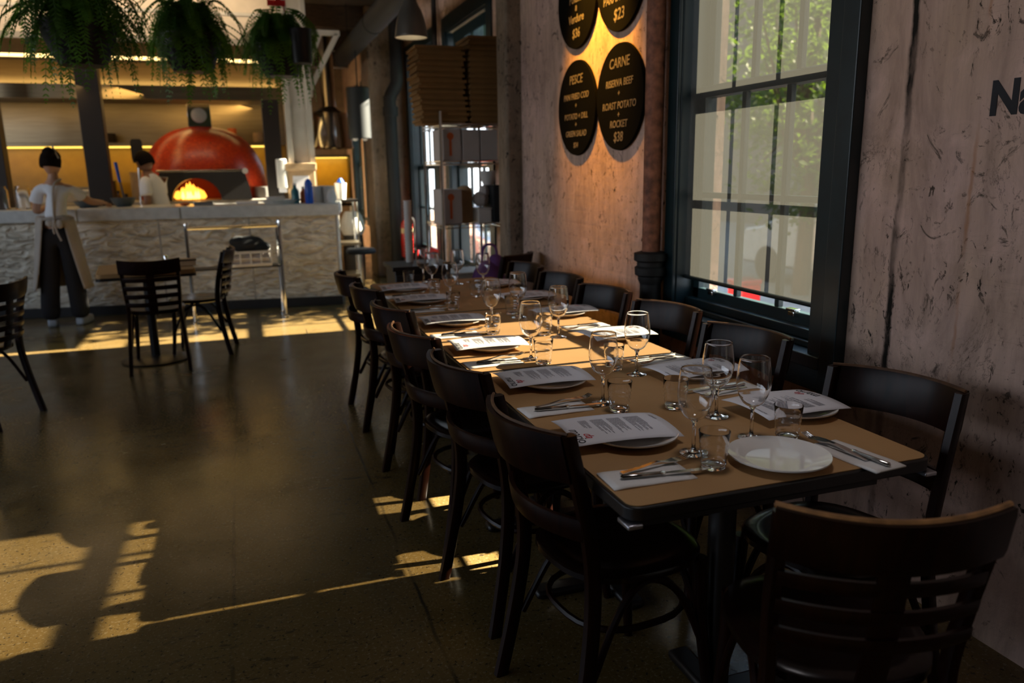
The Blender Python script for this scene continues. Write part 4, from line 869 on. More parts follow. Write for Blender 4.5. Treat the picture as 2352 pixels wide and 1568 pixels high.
# back bench bottles and pots
rk = random.Random(21); bk = {m: Kind(bottle(h, r, m, c)) for m, h, r, c in (('amber_glass', .30, .038, 'dark_pot'), ('dark_pot', .26, .045, 'dark_pot'), ('white_plastic', .24, .045, 'red_plastic'))}
names = dict(amber_glass='amber bottle', dark_pot='black bottle', white_plastic='white bottle with red cap')
for k in range(15):
    m = ['amber_glass', 'dark_pot', 'white_plastic', 'amber_glass', 'dark_pot'][k % 5]; x = -2.75+.088*k+rk.uniform(-.02, .02)
    bk[m]((x, 12.02+.14*(k % 2), .9505), 0, '%s, number %s of the bottle row behind the server' % (names[m], ['one', 'two', 'three', 'four', 'five', 'six', 'seven', 'eight', 'nine', 'ten', 'eleven', 'twelve', 'thirteen', 'fourteen', 'fifteen'][k]), 'bottles on the rear bench')
for k, (x, r, h, m, l) in enumerate([(-1.34, .13, .52, 'tan_box', 'tan tub stack on the rear bench behind the blue handle'), (-1.05, .14, .50, 'white_plastic', 'pale tub on the rear bench beside the tan tubs'), (-3.32, .16, .34, 'dark_pot', 'large dark stock pot on the rear bench behind the jars')]):
    t = thing('storage_tub', l, 'tub', (x, 12.32, .9505)); MB().lathe([(0, 0), (r*.9, 0), (r, h*.5), (r, h), (r*.94, h), (r*.9, .02), (0, .02)], (0, 0, 0), 20).build('body', m, t); MB().lathe([(r*1.04, h), (r*1.04, h+.03), (0, h+.035)], (0, 0, 0), 20).build('lid', m, t)
for k, (x, r, h, l) in enumerate([(-1.72, .12, .13, 'dark pan on the yellow lit shelf near the post'), (.32, .08, .14, 'orange tin on the yellow lit shelf past the oven'), (-.05, .06, .2, 'small red tin on the yellow lit shelf past the oven')]):
    single('shelf_pot', MB().lathe([(0, 0), (r, 0), (r*1.05, .01), (r*1.05, h), (r, h), (r*.96, .02), (0, .015)], (0, 0, 0), 20), ['dark_pot', 'tan_box', 'orange_print'][k], (x, 12.4, 1.9055), l, 'pot')
mb_ = thing('service_bin', 'pale plastic dough boxes on the kitchen bench behind the server', 'box', (-2.35, 10.95, 1.1405)); MB().box(-.55, .12, -.2, .2, 0, .13).build('box', 'white_plastic', mb_, bevel=.01); MB().box(.14, .62, -.2, .2, 0, .13).build('box', 'grey_panel', mb_, bevel=.01); MB().box(-.56, .63, -.21, .21, .13, .15).build('lid', 'white_plastic', mb_, bevel=.006)

for k, (x, sx_, sz, m, l) in enumerate([(-2.98, .2, .30, 'dark_pot', 'dark crate at the picture side'), (-2.05, .26, .34, 'grey_panel', 'grey crate next to the dark post'), (-1.78, .22, .42, 'dark_pot', 'tall dark crate half hidden by the dark post'), (-.78, .2, .36, 'tan_box', 'tan crate between the pale tub and the oven'), (-2.40, .3, .22, 'black_kick', 'low black crate behind the server'), (.22, .3, .40, 'dark_pot', 'dark crate past the oven')]):
    t = thing('kitchen_crate', l+' on the rear bench', 'crate', (x, 12.33, .9505)); MB().box(-sx_/2, sx_/2, -.10, .10, 0, sz).build('body', m, t, bevel=.01); MB().box(-sx_/2-.006, sx_/2+.006, -.106, .106, sz, sz+.02).build('rim', m, t, bevel=.004)
# bar area beyond the counter
bh = thing('steel_hood', 'polished bell-shaped steel hood hanging over the bar', 'hood', (1.32, 12.0, 1.80)); MB().lathe([(.33, 0), (.315, .03), (.29, .2), (.27, .42), (.25, .5), (.12, .56), (.10, .6), (.10, 1.78), (.09, 1.78), (.09, .6), (.22, .5), (.25, .2), (.3, .02)], (0, 0, 0), 32).build('bell', 'steel', bh)
dr = thing('drum_pendant', 'black drum pendant lamp hanging far along the window wall', 'lamp', (1.46, 10.0, 1.86)); MB().lathe([(.135, 0), (.14, .005), (.14, .60), (.13, .61), (0, .61)], (0, 0, 0), 28).build('shade', 'drum_dark', dr); MB().tube([(0, 0, .6), (0, 0, 1.038)], .008, 6).build('rod', 'cast_iron', dr)
for s in (-1, 1): MB().lathe([(.0, -.03), (.03, -.02), (.035, .0), (0, .0)], (s*.06, 0, 0), 12).build('bulb', 'white_plastic', dr)
bs = thing('bar_shelf', 'small bar shelf lit yellow beneath beyond the counter', 'shelf', (1.30, 13.5, 0)); MB().box(-.42, .45, -.15, .15, 1.70, 1.74).build('board', 'brushed', bs); MB().box(-.42, .45, .13, .15, 1.0, 1.70).build('back_panel', 'tile_yellow', bs); MB().box(-.42, .45, -.15, .15, .9, .95).build('lower_board', 'dark_pot', bs)
for s in (-.43, .45): MB().box(s, s+.02, -.15, .15, 0.001, 1.74).build('side_panel', 'dark_pot', bs)
MB().box(-.4, .43, -.02, .02, 1.685, 1.699).build('strip_light', 'yellow_strip', bs)
for k, (x, m, n) in enumerate([(-.3, 'dark_pot', 'black pot'), (-.08, 'white_plastic', 'white canister'), (.12, 'grey_bowl', 'grey canister'), (.3, 'white_plastic', 'pale jug')]): single('bar_pot', MB().lathe([(0, 0), (.07, 0), (.08, .1), (.06, .2), (.05, .22), (0, .22)], (0, 0, 0), 16), m, (1.30+x, 13.5, .9505), '%s on the bar shelf beyond the counter' % n, 'pot')
ur = thing('waste_bin', 'cream round bin with dark base beside the counter end', 'bin', (1.40, 10.75, 0)); MB().lathe([(0, .62), (.13, .62), (.17, .70), (.15, .82), (.10, .93), (0, .94)], (0, 0, 0), 24).build('top', 'white_plastic', ur); MB().lathe([(0, .001), (.14, .001), (.15, .3), (.13, .62), (0, .62)], (0, 0, 0), 24).build('base', 'black_kick', ur)
bkt = thing('wall_bucket', 'small white bucket on the bar trolley behind the counter', 'bucket', (1.20, 10.15, 1.12)); MB().lathe([(0, 0), (.055, 0), (.075, .2), (.07, .2), (.05, .01), (0, .01)], (0, 0, 0), 18).build('body', 'white_plastic', bkt); MB().lathe([(.0, .2), (.05, .21), (.02, .26), (0, .26)], (0, 0, 0), 14).build('contents', 'blue_plastic', bkt)
tro = thing('bar_trolley', 'dark steel trolley behind the counter end', 'trolley', (1.17, 10.15, 0)); MB().box(-.22, .22, -.22, .2, 1.09, 1.1195).build('top_shelf', 'dark_pot', tro); MB().box(-.22, .22, -.22, .2, .55, .58).build('shelf', 'brushed', tro); MB().box(-.22, .22, -.22, .2, .15, .18).build('shelf', 'brushed', tro)
for sx in (-.2, .2):
    for sy in (-.2, .18): MB().tube([(sx, sy, 0), (sx, sy, 1.09)], .015, 8).build('leg', 'chrome', tro)
bst = thing('swivel_stool', 'black swivel stool on the floor past the counter end', 'stool', (1.30, 9.35, 0))
MB().lathe([(0, .50), (.17, .50), (.18, .53), (.16, .56), (0, .56)], (0, 0, 0), 24).build('seat', 'black_cloth', bst); MB().tube([(0, 0, .06), (0, 0, .5)], .022, 10).build('column', 'chrome', bst)
for k in range(5): a = 2*PI*k/5; lg = MB().tube([(0, 0, .08), (.13*math.cos(a), .13*math.sin(a), .05), (.22*math.cos(a), .22*math.sin(a), .035)], .014, 6).build('foot', 'black_kick', bst); MB().ell((.22*math.cos(a), .22*math.sin(a), .02), (.02, .02, .0195), 8, 6).build('caster', 'tyre', lg)

# chrome stand with crate in front of the counter
cs = thing('chrome_stand', 'chrome tube stand against the carved counter front', 'stand', (-.11, 8.28, 0), math.atan2(.049, .866))
for s in (-1, 1):
    MB().tube(smooth_path([(s*.435, -.13, 0.001), (s*.435, -.13, .90), (s*.435, -.10, .94), (s*.435, .10, .94), (s*.435, .13, .90), (s*.435, .13, 0.001)], 5), .017, 8).build('leg', 'chrome', cs)
    for y in (-.13, .13): MB().lathe([(.03, 0.001), (.03, .02), (.017, .03)], (s*.435, y, 0), 12).build('foot', 'chrome', cs)
MB().tube([(-.435, -.08, .935), (.435, -.08, .935)], .011, 8).build('top_bar', 'chrome', cs); MB().tube([(-.435, .08, .935), (.435, .08, .935)], .011, 8).build('top_bar', 'chrome', cs)
MB().box(-.42, .42, -.12, .12, .525, .54).build('shelf', 'dark_pot', cs, bevel=.003)
cr = thing('plastic_crate', 'white plastic crate on the chrome stand shelf', 'crate', (.03, 8.28, .5405), math.atan2(.049, .866))
b = MB(); b.box(-.20, .20, -.11, .11, 0, .012)
for s in (-1, 1):
    b.box(-.2, .2, s*.11-.005, s*.11+.005, .012, .03).box(-.2, .2, s*.11-.005, s*.11+.005, .13, .155).box(s*.2-.005, s*.2+.005, -.11, .11, .012, .03).box(s*.2-.005, s*.2+.005, -.11, .11, .13, .155)
    b.box(-.2, .2, s*.11-.004, s*.11+.004, .075, .085)
    for k in range(5): b.box(-.2+.1*k-.008, -.2+.1*k+.008, s*.11-.005, s*.11+.005, .03, .13)
    b.box(s*.2-.005, s*.2+.005, -.008, .008, .03, .13)
b.build('basket', 'white_plastic', cr); MB().box(-.185, .185, -.095, .095, .013, .12).build('lining', 'white_card', cr, bevel=.01)
single('black_bag', MB().ell((0, 0, .09), (.17, .095, .09), 18, 10).ell((.10, 0, .06), (.12, .09, .06), 14, 8).ell((-.08, .0, .12), (.10, .08, .06), 14, 8), 'black_cloth', (.02, 8.28, .665), 'crumpled black cloth heaped in the white crate', 'cloth', .1)

# small cafe table
cf = thing('cafe_table', 'small cafe table with round base in front of the counter', 'table', (-.76, 6.66, 0))
MB().prism(rrect(-.34, .34, -.34, .34, .04), .715, .75, Matrix.Rotation(.12, 4, 'Z')).build('tabletop', 'kraft_paper', cf, bevel=.003); MB().prism(rrect(-.345, .345, -.345, .345, .04), .695, .7149, Matrix.Rotation(.12, 4, 'Z')).build('table_edge', 'table_black', cf)
MB().tube([(0, 0, .02), (0, 0, .70)], .035, 14).build('pedestal', 'table_black', cf); MB().lathe([(0, 0.001), (.25, 0.001), (.255, .012), (.23, .022), (.05, .04), (0, .04)], (0, 0, 0), 40).build('base', 'table_black', cf)
single('shaker', MB().lathe([(0, 0), (.018, 0), (.02, .05), (.012, .07), (0, .075)], (0, 0, 0), 14), 'chrome', (-.62, 6.80, .7505), 'tiny shiny shaker on the small cafe table', 'shaker')
nb = thing('napkin_box', 'pale napkin box at the edge of the small cafe table', 'box', (-.46, 6.62, .7505), .1); MB().box(-.07, .07, -.05, .05, 0, .04).build('box', 'tan_box', nb, bevel=.004); MB().box(-.075, .075, -.055, .055, .04, .052).build('lid', 'table_black', nb, bevel=.003)
# ------------------------------------------------------------------ people
def skin(name, m, parent, chains, sub=2, smooth=True):
    """chains: list of lists of (key, point, radius) ; a chain may start on an existing key; every new unconnected chain gets its own root"""
    V, Rd, E, key, roots = [], [], [], {}, []
    for ch in chains:
        prev = None
        for i, it in enumerate(ch):
            k = it[0]
            if len(it) == 1: prev = key[k]; continue
            idx = len(V); V.append(it[1]); r = it[2]; Rd.append(r if isinstance(r, tuple) else (r, r))
            if k: key[k] = idx
            if prev is not None: E.append((prev, idx))
            else: roots.append(idx)
            prev = idx
    me = bpy.data.meshes.new(name); me.from_pydata(V, E, []); me.materials.append(M[m])
    o = bpy.data.objects.new(name, me); COL.objects.link(o); o.parent = parent
    md = o.modifiers.new('skin', 'SKIN'); md.use_smooth_shade = True; md.branch_smoothing = 0.6
    for i, r in enumerate(Rd): me.skin_vertices[0].data[i].radius = r; me.skin_vertices[0].data[i].use_root = i in roots
    s = o.modifiers.new('sub', 'SUBSURF'); s.levels = s.render_levels = sub
    return o
def hand(wr, dirv, palm, side, curl=.5):
    """five finger chains rooted inside the palm: wr wrist, dirv forearm direction, palm normal, side toward the thumb"""
    d = Vector(dirv).normalized(); pn = Vector(palm).normalized(); s = d.cross(pn).normalized()*side; wr = Vector(wr); out = []
    out.append([(None, wr-d*.01, .019), (None, wr+d*.035, (.030, .017)), (None, wr+d*.075, (.034, .014))])
    for k, (off, ln) in enumerate(((.026, .068), (.009, .076), (-.009, .071), (-.026, .055))):
        p = wr+d*.065+s*off; a = p+d*(ln*.42)+pn*(.10*ln*curl); b = a+d*(ln*.30)+pn*(.30*ln*curl); c = b+d*(ln*.18)+pn*(.36*ln*curl)
        out.append([(None, p, .0092), (None, a, .0088), (None, b, .008), (None, c, .0065)])
    p = wr+d*.022+s*.026; a = p+d*.022+s*.024+pn*.008; b = a+d*.026+s*.008+pn*.008; out.append([(None, p, .012), (None, a, .0105), (None, b, .008)])
    return [[(k, tuple(q), r) for k, q, r in ch] for ch in out]
def head(parent, m, c, fwd, up=(0, 0, 1), sc_=1.0):
    """head with brow, eye sockets, nose, mouth, chin and ears; fwd is where the face looks"""
    f = Vector(fwd).normalized(); u = Vector(up); r = f.cross(u).normalized(); u = r.cross(f)
    mm = Matrix(((r.x, f.x, u.x, c[0]), (r.y, f.y, u.y, c[1]), (r.z, f.z, u.z, c[2]), (0, 0, 0, 1)))
    b = MB(); nu, nv = 28, 22
    def fn(a, t):
        th = 2*PI*a; ph = PI*t; x = math.sin(ph)*math.sin(th); y = math.sin(ph)*math.cos(th); z = -math.cos(ph)
        w_ = .074*(1-.20*max(0, -z)**1.4); X_ = x*w_; Y_ = y*(.094 if y > 0 else .098)*(1-.10*max(0, -z)); Z_ = z*.118
        if y > 0:
            fr_ = y**3
            Y_ += .022*math.exp(-((x/.16)**2+((z+.10)/.16)**2)) - .010*math.exp(-(((abs(x)-.40)/.16)**2+((z-.08)/.10)**2)) + .006*math.exp(-((x/.3)**2+((z+.42)/.07)**2)) + .010*math.exp(-((x/.3)**2+((z+.80)/.2)**2))
        return mm @ Vector((X_, Y_, Z_))*1.0
    b.grid(nu, nv, fn)
    for s in (-1, 1): b.ell(mm @ Vector((s*.076, -.004, -.005)), (.010, .020, .032), 10, 8, mm.to_3x3().to_4x4())
    o = b.build('head', m, parent, ang=180)
    e = MB()
    for s in (-1, 1): e.ell(mm @ Vector((s*.030, .078, .010)), (.011, .008, .008), 10, 6, mm.to_3x3().to_4x4())
    e.build('eye', 'ink', o); MB().ell(mm @ Vector((0, .088, -.050)), (.022, .008, .006), 10, 6, mm.to_3x3().to_4x4()).build('lips', 'orange_print', o)
    return o, mm
def hair(parent, mm, m='hair', back=True, bun=None, fringe=.02):
    b = MB()
    def fn(a, t):
        th = 2*PI*a; ph = PI*t*.62; x = math.sin(ph)*math.sin(th); y = math.sin(ph)*math.cos(th); z = math.cos(ph)
        lim = 0
        q = Vector((x*.088, y*(.100 if y > 0 else .112)-.006, z*.130+.004))
        if y > .2 and q.z < .045+fringe: q.y *= .72; q.x *= .9; q.z = max(q.z, .03)
        wob = .004*math.sin(23*th+9*ph); q *= 1+wob*6
        return mm @ q
    b.grid(40, 16, fn)
    if bun: b.ell(mm @ Vector(bun), (.05, .045, .045), 16, 10)
    return b.build('hair', m, parent, solid=.012, ang=180)

# server seen from behind, at the counter
sv = thing('person', 'person in white T-shirt, long cream apron and black trousers reaching over the counter', 'person', (-1.735, 8.62, 0))
Hd = (.03, .05, 1.580)
body = skin('body', 'skin', sv, [
    [('pelvis', (.0, 0, .93), (.125, .095)), ('waist', (.015, .01, 1.08), (.105, .08)), ('chest', (.03, .02, 1.25), (.125, .09)), ('col', (.035, .02, 1.375), (.085, .06)), ('neck', (.03, .025, 1.44), .046), ('skull', (.03, .035, 1.52), .05)],
    [('col',), ('rs', (.170, .03, 1.335), .045), ('re', (.300, .16, 1.205), .038), ('rw', (.385, .38, 1.185), .026)],
    [('col',), ('ls', (-.115, .03, 1.335), .045), ('le', (-.165, .06, 1.12), .038), ('lw', (-.10, .30, 1.165), .026)],
    [('pelvis',), ('rh', (.09, 0, .86), .085), ('rk', (.105, .01, .48), .055), ('ra', (.115, -.01, .09), .036), ('rt', (.135, .12, .035), .03)],
    [('pelvis',), ('lh', (-.085, 0, .86), .085), ('lk', (-.115, .0, .48), .055), ('la', (-.145, -.03, .09), .036), ('lt', (-.15, .10, .035), .03)],
    ] + hand((.385, .38, 1.185), (.12, .36, -.07), (0, .1, -1), 1) + hand((-.10, .30, 1.165), (.15, .4, -.0), (0, 0, -1), -1))
hd_, mm = head(sv, 'skin', Hd, (.35, .92, -.18))
hair(hd_, mm, bun=(.035, -.10, .085)); cl_ = MB().bar(mm @ Vector((.06, -.08, .15)), mm @ Vector((.085, -.03, .04)), .016, .012).build('hair_clip', 'white_plastic', hd_)
skin('t_shirt', 'shirt', sv, [
    [('p', (.0, 0, 1.035), (.140, .112)), ('w', (.015, .005, 1.10), (.130, .102)), ('c', (.03, .02, 1.25), (.140, .105)), ('o', (.035, .02, 1.365), (.095, .072)), (None, (.033, .022, 1.405), (.062, .055))],
    [('o',), (None, (.165, .03, 1.333), .058), (None, (.23, .08, 1.275), .062), (None, (.258, .11, 1.247), .063)],
    [('o',), (None, (-.11, .03, 1.333), .058), (None, (-.145, .045, 1.24), .062), (None, (-.157, .05, 1.205), .067)]])
skin('trousers', 'trousers', sv, [
    [('t', (0, 0, 1.03), (.135, .108)), ('p', (0, 0, .93), (.150, .125)), ('r', (.085, 0, .84), .108), (None, (.10, .005, .48), .092), (None, (.112, -.01, .20), .092), (None, (.114, -.01, .055), .096)],
    [('p',), ('l', (-.085, 0, .84), .108), (None, (-.112, 0, .48), .092), (None, (-.142, -.025, .20), .092), (None, (-.146, -.03, .055), .096)]])
for s, x, y, rz_ in ((1, .125, .06, -.25), (-1, -.15, .03, .15)):
    MB().prism([(-.04, -.11), (.04, -.11), (.048, .03), (.035, .14), (0, .16), (-.035, .14), (-.048, .03)], .001, .075, Matrix.Translation((x, y, 0)) @ Matrix.Rotation(rz_, 4, 'Z')).build('shoe', 'shoe', sv, bevel=.018)
ap = MB()
def apr(u, v):
    half = math.radians(150-22*v); a = -half+2*half*u; rx = .162+.10*v; ry = .135+.075*v; z = 1.07-.70*v
    fold = 1+.03*math.sin(a*9+v*2)*v
    return (math.sin(a)*rx*fold-.012*v, math.cos(a)*ry*fold+.01, z)
ap.grid(44, 18, apr); apo = ap.build('apron', 'apron', sv, solid=.006, ang=180)
MB().tube([(.143*math.sin(a), .118*math.cos(a)+.005, 1.065+.006*math.sin(3*a)) for a in [2*PI*i/28 for i in range(28)]], .018, 8, closed=True).build('waist_tie', 'apron', apo)
MB().ell((.06, -.135, 1.01), (.035, .02, .045), 12, 8).ell((-.02, -.135, 1.02), (.04, .02, .035), 12, 8).ell((.02, -.142, 1.04), (.018, .015, .02), 10, 6).tube(smooth_path([(.02, -.145, 1.03), (.035, -.155, .93), (.06, -.15, .85)], 4), .009, 6).tube(smooth_path([(.015, -.145, 1.03), (.005, -.155, .97), (.01, -.15, .92)], 4), .009, 6).build('bow', 'apron', apo)
MB().tube(smooth_path([(.09, .035, 1.43), (.05, -.075, 1.385), (.03, -.102, 1.27), (.02, -.112, 1.12), (.02, -.125, 1.06)], 5), .011, 6).build('neck_strap', 'apron', apo)

# chef behind the counter facing left
ch = thing('person', 'person in white T-shirt with dark hair working behind the counter in front of the oven', 'person', (-.93, 10.05, 0), -.55)
skin('body', 'skin_dark', ch, [
    [('pelvis', (.02, 0, .95), (.10, .14)), ('waist', (.02, 0, 1.10), (.09, .125)), ('chest', (-.02, 0, 1.30), (.105, .15)), ('col', (-.065, 0, 1.43), (.065, .09)), ('neck', (-.10, 0, 1.495), .05), ('skull', (-.12, 0, 1.56), .05)],
    [('col',), ('rs', (-.02, -.175, 1.385), .052), ('re', (.015, -.20, 1.14), .043), ('rw', (-.16, -.17, 1.02), .03)],
    [('col',), ('ls', (-.06, .175, 1.385), .052), ('le', (-.10, .20, 1.14), .043), ('lw', (-.30, .14, 1.06), .03)],
    [('pelvis',), ('rh', (.02, -.09, .88), .085), ('rk', (.0, -.10, .48), .06), ('ra', (.03, -.10, .09), .04), (None, (-.10, -.10, .035), .03)],
    [('pelvis',), ('lh', (.02, .09, .88), .085), ('lk', (.0, .10, .48), .06), ('la', (.03, .10, .09), .04), (None, (-.10, .10, .035), .03)],
    ] + hand((-.16, -.17, 1.02), (-1, 0, -.3), (0, 0, -1), -1) + hand((-.30, .14, 1.06), (-1, 0, -.2), (0, 0, -1), 1))
hd2, mm2 = head(ch, 'skin_dark', (-.125, 0, 1.60), (-.9, .0, -.38))
hair(hd2, mm2, fringe=.0)
skin('t_shirt', 'shirt', ch, [
    [('p', (.02, 0, .93), (.125, .165)), ('w', (.02, 0, 1.10), (.115, .15)), ('c', (-.02, 0, 1.30), (.122, .165)), ('o', (-.06, 0, 1.415), (.08, .105)), (None, (-.085, 0, 1.455), .066)],
    [('o',), (None, (-.02, -.17, 1.385), .066), (None, (.0, -.193, 1.27), .073), (None, (.008, -.198, 1.215), .074)],
    [('o',), (None, (-.06, .17, 1.385), .066), (None, (-.08, .19, 1.27), .073), (None, (-.085, .195, 1.215), .074)]])
skin('trousers', 'trousers', ch, [
    [('t', (.02, 0, .98), (.115, .155)), ('p', (.02, 0, .92), (.125, .165)), ('r', (.02, -.09, .84), .10), (None, (0, -.10, .48), .08), (None, (.03, -.10, .10), .075)],
    [('p',), ('l', (.02, .09, .84), .10), (None, (0, .10, .48), .08), (None, (.03, .10, .10), .075)]])
for s in (-1, 1): MB().prism([(-.16, -.03), (-.12, -.045), (.10, -.04), (.10, .04), (-.12, .045), (-.16, .03)], .001, .08, Matrix.Translation((.0, s*.10, 0))).build('shoe', 'trousers', ch, bevel=.015)

# ------------------------------------------------------------------ hanging ferns
def fern(loc, label, seed, rad, drop, n, hook, top=.62):
    rr = random.Random(seed); t = thing('hanging_fern', label, 'plant', loc, 0, 'hanging ferns')
    MB().lathe([(0, -.26), (.13, -.25), (.20, -.10), (.215, 0), (.20, .0), (.19, -.03), (0, -.03)], (0, 0, 0), 24).build('pot', 'pot_black', t)
    b = MB()
    for k in range(n):
        a = 2*PI*k/n+rr.uniform(-.3, .3); lo = rr.random(); out = rad*(rr.uniform(.55, 1.0) if lo > .3 else rr.uniform(.25, .6)); dz = drop*rr.uniform(.45, 1.0)*(1.0 if out < rad*.75 else .62); up = rr.uniform(.02, .26)
        P = smooth_path([(.06*math.cos(a), .06*math.sin(a), -.02), (.45*out*math.cos(a), .45*out*math.sin(a), up), (.85*out*math.cos(a+.05), .85*out*math.sin(a+.05), up-.30*dz-.02), (out*math.cos(a+.1), out*math.sin(a+.1), up-dz*.95)], 9)
        m_ = len(P); side = Vector((-math.sin(a), math.cos(a), 0))
        b.tube([P[i] for i in range(0, m_, 4)], .0025, 3, cap=False)
        for i in range(2, m_):
            u = i/(m_-1); L_ = (.050*math.sin(PI*min(1, u*.93+.07))**.6+.008)*rr.uniform(.8, 1.1); d = (P[i]-P[i-1]).normalized(); wd = .0065
            for s in (-1, 1):
                sd = (side*s+d*.35+Vector((0, 0, -.28))).normalized(); p0 = P[i]
                b.add([p0-d*wd*.5, p0+sd*L_*.5-d*wd, p0+sd*L_, p0+sd*L_*.5+d*wd, p0+d*wd*.5], [(0, 1, 2, 3, 4)])
    b.build('fronds', 'leaf_fern', t, smooth=False)
    c = MB()
    for k in range(3): a = 2*PI*k/3; c.tube([(.15*math.cos(a), .15*math.sin(a), 0), (0, 0, .45)], .003, 5)
    c.tube([(0, 0, .45), (0, 0, ZC-.285-loc[2] if hook != 'red' else ZC-loc[2]-.001)], .004, 5); c.build('hanger', 'cast_iron' if hook != 'red' else 'red_plastic', t)
    return t
fern((-.845, 5.55, 2.36), 'largest hanging fern at the picture side, over the aisle', 1, .45, .56, 165, 'dark')
fern((-.25, 6.25, 2.42), 'middle hanging fern above the crate stand', 2, .41, .58, 150, 'dark')
f3 = fern((.40, 6.95, 2.48), 'hanging fern with the red hook strap beside the white column', 3, .37, .62, 150, 'red')
MB().box(-.07, .07, -.02, .02, .30, .34).bar((.015, 0, .34), (0.0, 0, .75), .035, .012).build('red_strap', 'red_plastic', f3)
single('black_pot', MB().lathe([(0, -.13), (.075, -.13), (.085, .12), (.09, .13), (.08, .13), (.07, -.11), (0, -.11)], (0, 0, 0), 18), 'pot_black', (.555, 6.72, 2.44), 'small black pot tucked in the fern with the red strap', 'pot')
fern((-1.57, 4.95, 2.35), 'hanging fern mostly cut off by the picture edge', 6, .42, .5, 90, 'dark')

# ------------------------------------------------------------------ pendant lamp
lp = thing('pendant_lamp', 'grey metal bell pendant lamp hanging in front of the pizza boxes', 'lamp', (1.297, 6.0, 2.42))
MB().lathe([(.120, 0), (.122, .004), (.119, .02), (.112, .07), (.100, .13), (.080, .19), (.058, .23), (.045, .26), (.040, .34), (.030, .37), (0, .375)], (0, 0, 0), 36).build('shade', 'lamp_shade', lp, solid=.003)
MB().lathe([(.1165, .004), (.113, .03), (.105, .08), (.085, .15), (.04, .2), (0, .2)], (0, 0, 0), 32).build('lining', 'lamp_inner', lp); MB().ell((0, 0, .08), (.035, .035, .05), 14, 8).build('bulb', 'lamp_glow', lp)
MB().tube([(0, 0, .37), (0, 0, ZC-2.421)], .005, 6).build('cord', 'cast_iron', lp); MB().lathe([(.05, ZC-2.47), (.05, ZC-2.421), (0, ZC-2.421)], (0, 0, 0), 16).build('ceiling_rose', 'cast_iron', lp)

# ------------------------------------------------------------------ wire rack with boxes
rx0, rx1, ry0, ry1 = 1.60, 2.12, 6.42, 7.05
rk_ = thing('wire_rack', 'chrome wire shelving rack behind the concrete pier', 'rack', (rx0, ry0, 0))
for x in (0, rx1-rx0):
    for y in (0, ry1-ry0): MB().tube([(x, y, 0), (x, y, 1.93)], .0127, 8).build('post', 'chrome', rk_)
for z in (.25, 1.0, 1.53, 1.83):
    b = MB(); X_, Y_ = rx1-rx0, ry1-ry0
    for dz in (0, .028): b.tube([(0, 0, z-dz), (X_, 0, z-dz)], .004, 5).tube([(0, Y_, z-dz), (X_, Y_, z-dz)], .004, 5).tube([(0, 0, z-dz), (0, Y_, z-dz)], .004, 5).tube([(X_, 0, z-dz), (X_, Y_, z-dz)], .004, 5)
    for k in range(1, 22): b.tube([(X_*k/22, 0, z+.002), (X_*k/22, Y_, z+.002)], .0022, 4)
    for k in range(9): b.tube([(X_*k/9, 0, z-.028), (X_*(k+.5)/9, 0, z), (X_*(k+1)/9, 0, z-.028)], .0022, 4)
    for k in range(9): b.tube([(0, Y_*k/9, z-.028), (0, Y_*(k+.5)/9, z), (0, Y_*(k+1)/9, z-.028)], .0022, 4)
    b.build('wire_shelf', 'chrome', rk_)
def pizza_box():
    t = thing('pizza_box', '', 'box'); MB().box(-.186, .186, -.171, .171, 0, .041).build('base', 'cardboard', t, bevel=.003, smooth=False); MB().box(-.203, .203, -.188, .188, .019, .0435).build('lid', 'cardboard', t, bevel=.003, smooth=False); return t
pb = Kind(pizza_box); br_ = random.Random(9)
num = ['bottom', 'second', 'third', 'fourth', 'fifth', 'sixth', 'seventh', 'eighth', 'ninth', 'tenth', 'eleventh', 'twelfth', 'thirteenth', 'fourteenth', 'fifteenth', 'sixteenth', 'seventeenth']
for k in range(14): pb((1.64-.002*(k-7)+br_.uniform(-.012, .012), 6.66+br_.uniform(-.012, .012), 1.834+.0438*k), br_.uniform(-.05, .05), ('brown pizza box, %s from the bottom of the shorter stack' % num[k]) if 0 < k < 13 else 'brown pizza box at the %s of the shorter stack' % ('bottom' if k == 0 else 'top'), 'pizza boxes on the wire rack')
pb2 = [None]
for k in range(16):
    b = None; s = dup(pb.p, (2.06+.09*0+br_.uniform(-.006, .006), 6.66, 1.834+.0438*k), 0, ('brown pizza box, %s from the bottom of the taller stack' % num[k]) if 0 < k < 15 else 'brown pizza box at the %s of the taller stack' % ('bottom' if k == 0 else 'top'), 'pizza boxes on the wire rack'); s.scale.x = .86 if False else 1.0; s.location.x = 2.058; s.rotation_euler.z = PI/2
def carton(loc, sx, sy, sz, label, rz=0, prt=False, open_=False):
    t = thing('white_carton', label, 'box', loc, rz, 'white cartons on the wire rack'); MB().box(-sx/2, sx/2, -sy/2, sy/2, 0, sz).build('body', 'white_card', t, bevel=.004, smooth=False)
    MB().box(-sx/2-.002, sx/2+.002, -sy/2-.002, sy/2+.002, sz-.012, sz+.002).build('lid', 'white_card', t, bevel=.003, smooth=False)
    if prt: MB().box(-sx*.16, -sx*.03, -sy/2-.0035, -sy/2-.002, sz*.15, sz*.78).ell((-sx*.09, -sy/2-.003, sz*.78), (.03, .001, .03), 12, 8).build('print', 'orange_print', t, smooth=False)
carton((1.70, 6.62, 1.5345), .16, .3, .255, 'white carton with an orange print on the second rack shelf', .05, True)
carton((1.875, 6.62, 1.5345), .15, .3, .25, 'plain white carton in the middle of the second rack shelf'); carton((2.035, 6.62, 1.5345), .15, .3, .25, 'plain white carton next to the pier on the second rack shelf')
carton((1.685, 6.60, 1.0045), .17, .26, .29, 'white carton with an orange print on the third rack shelf', .1, True)
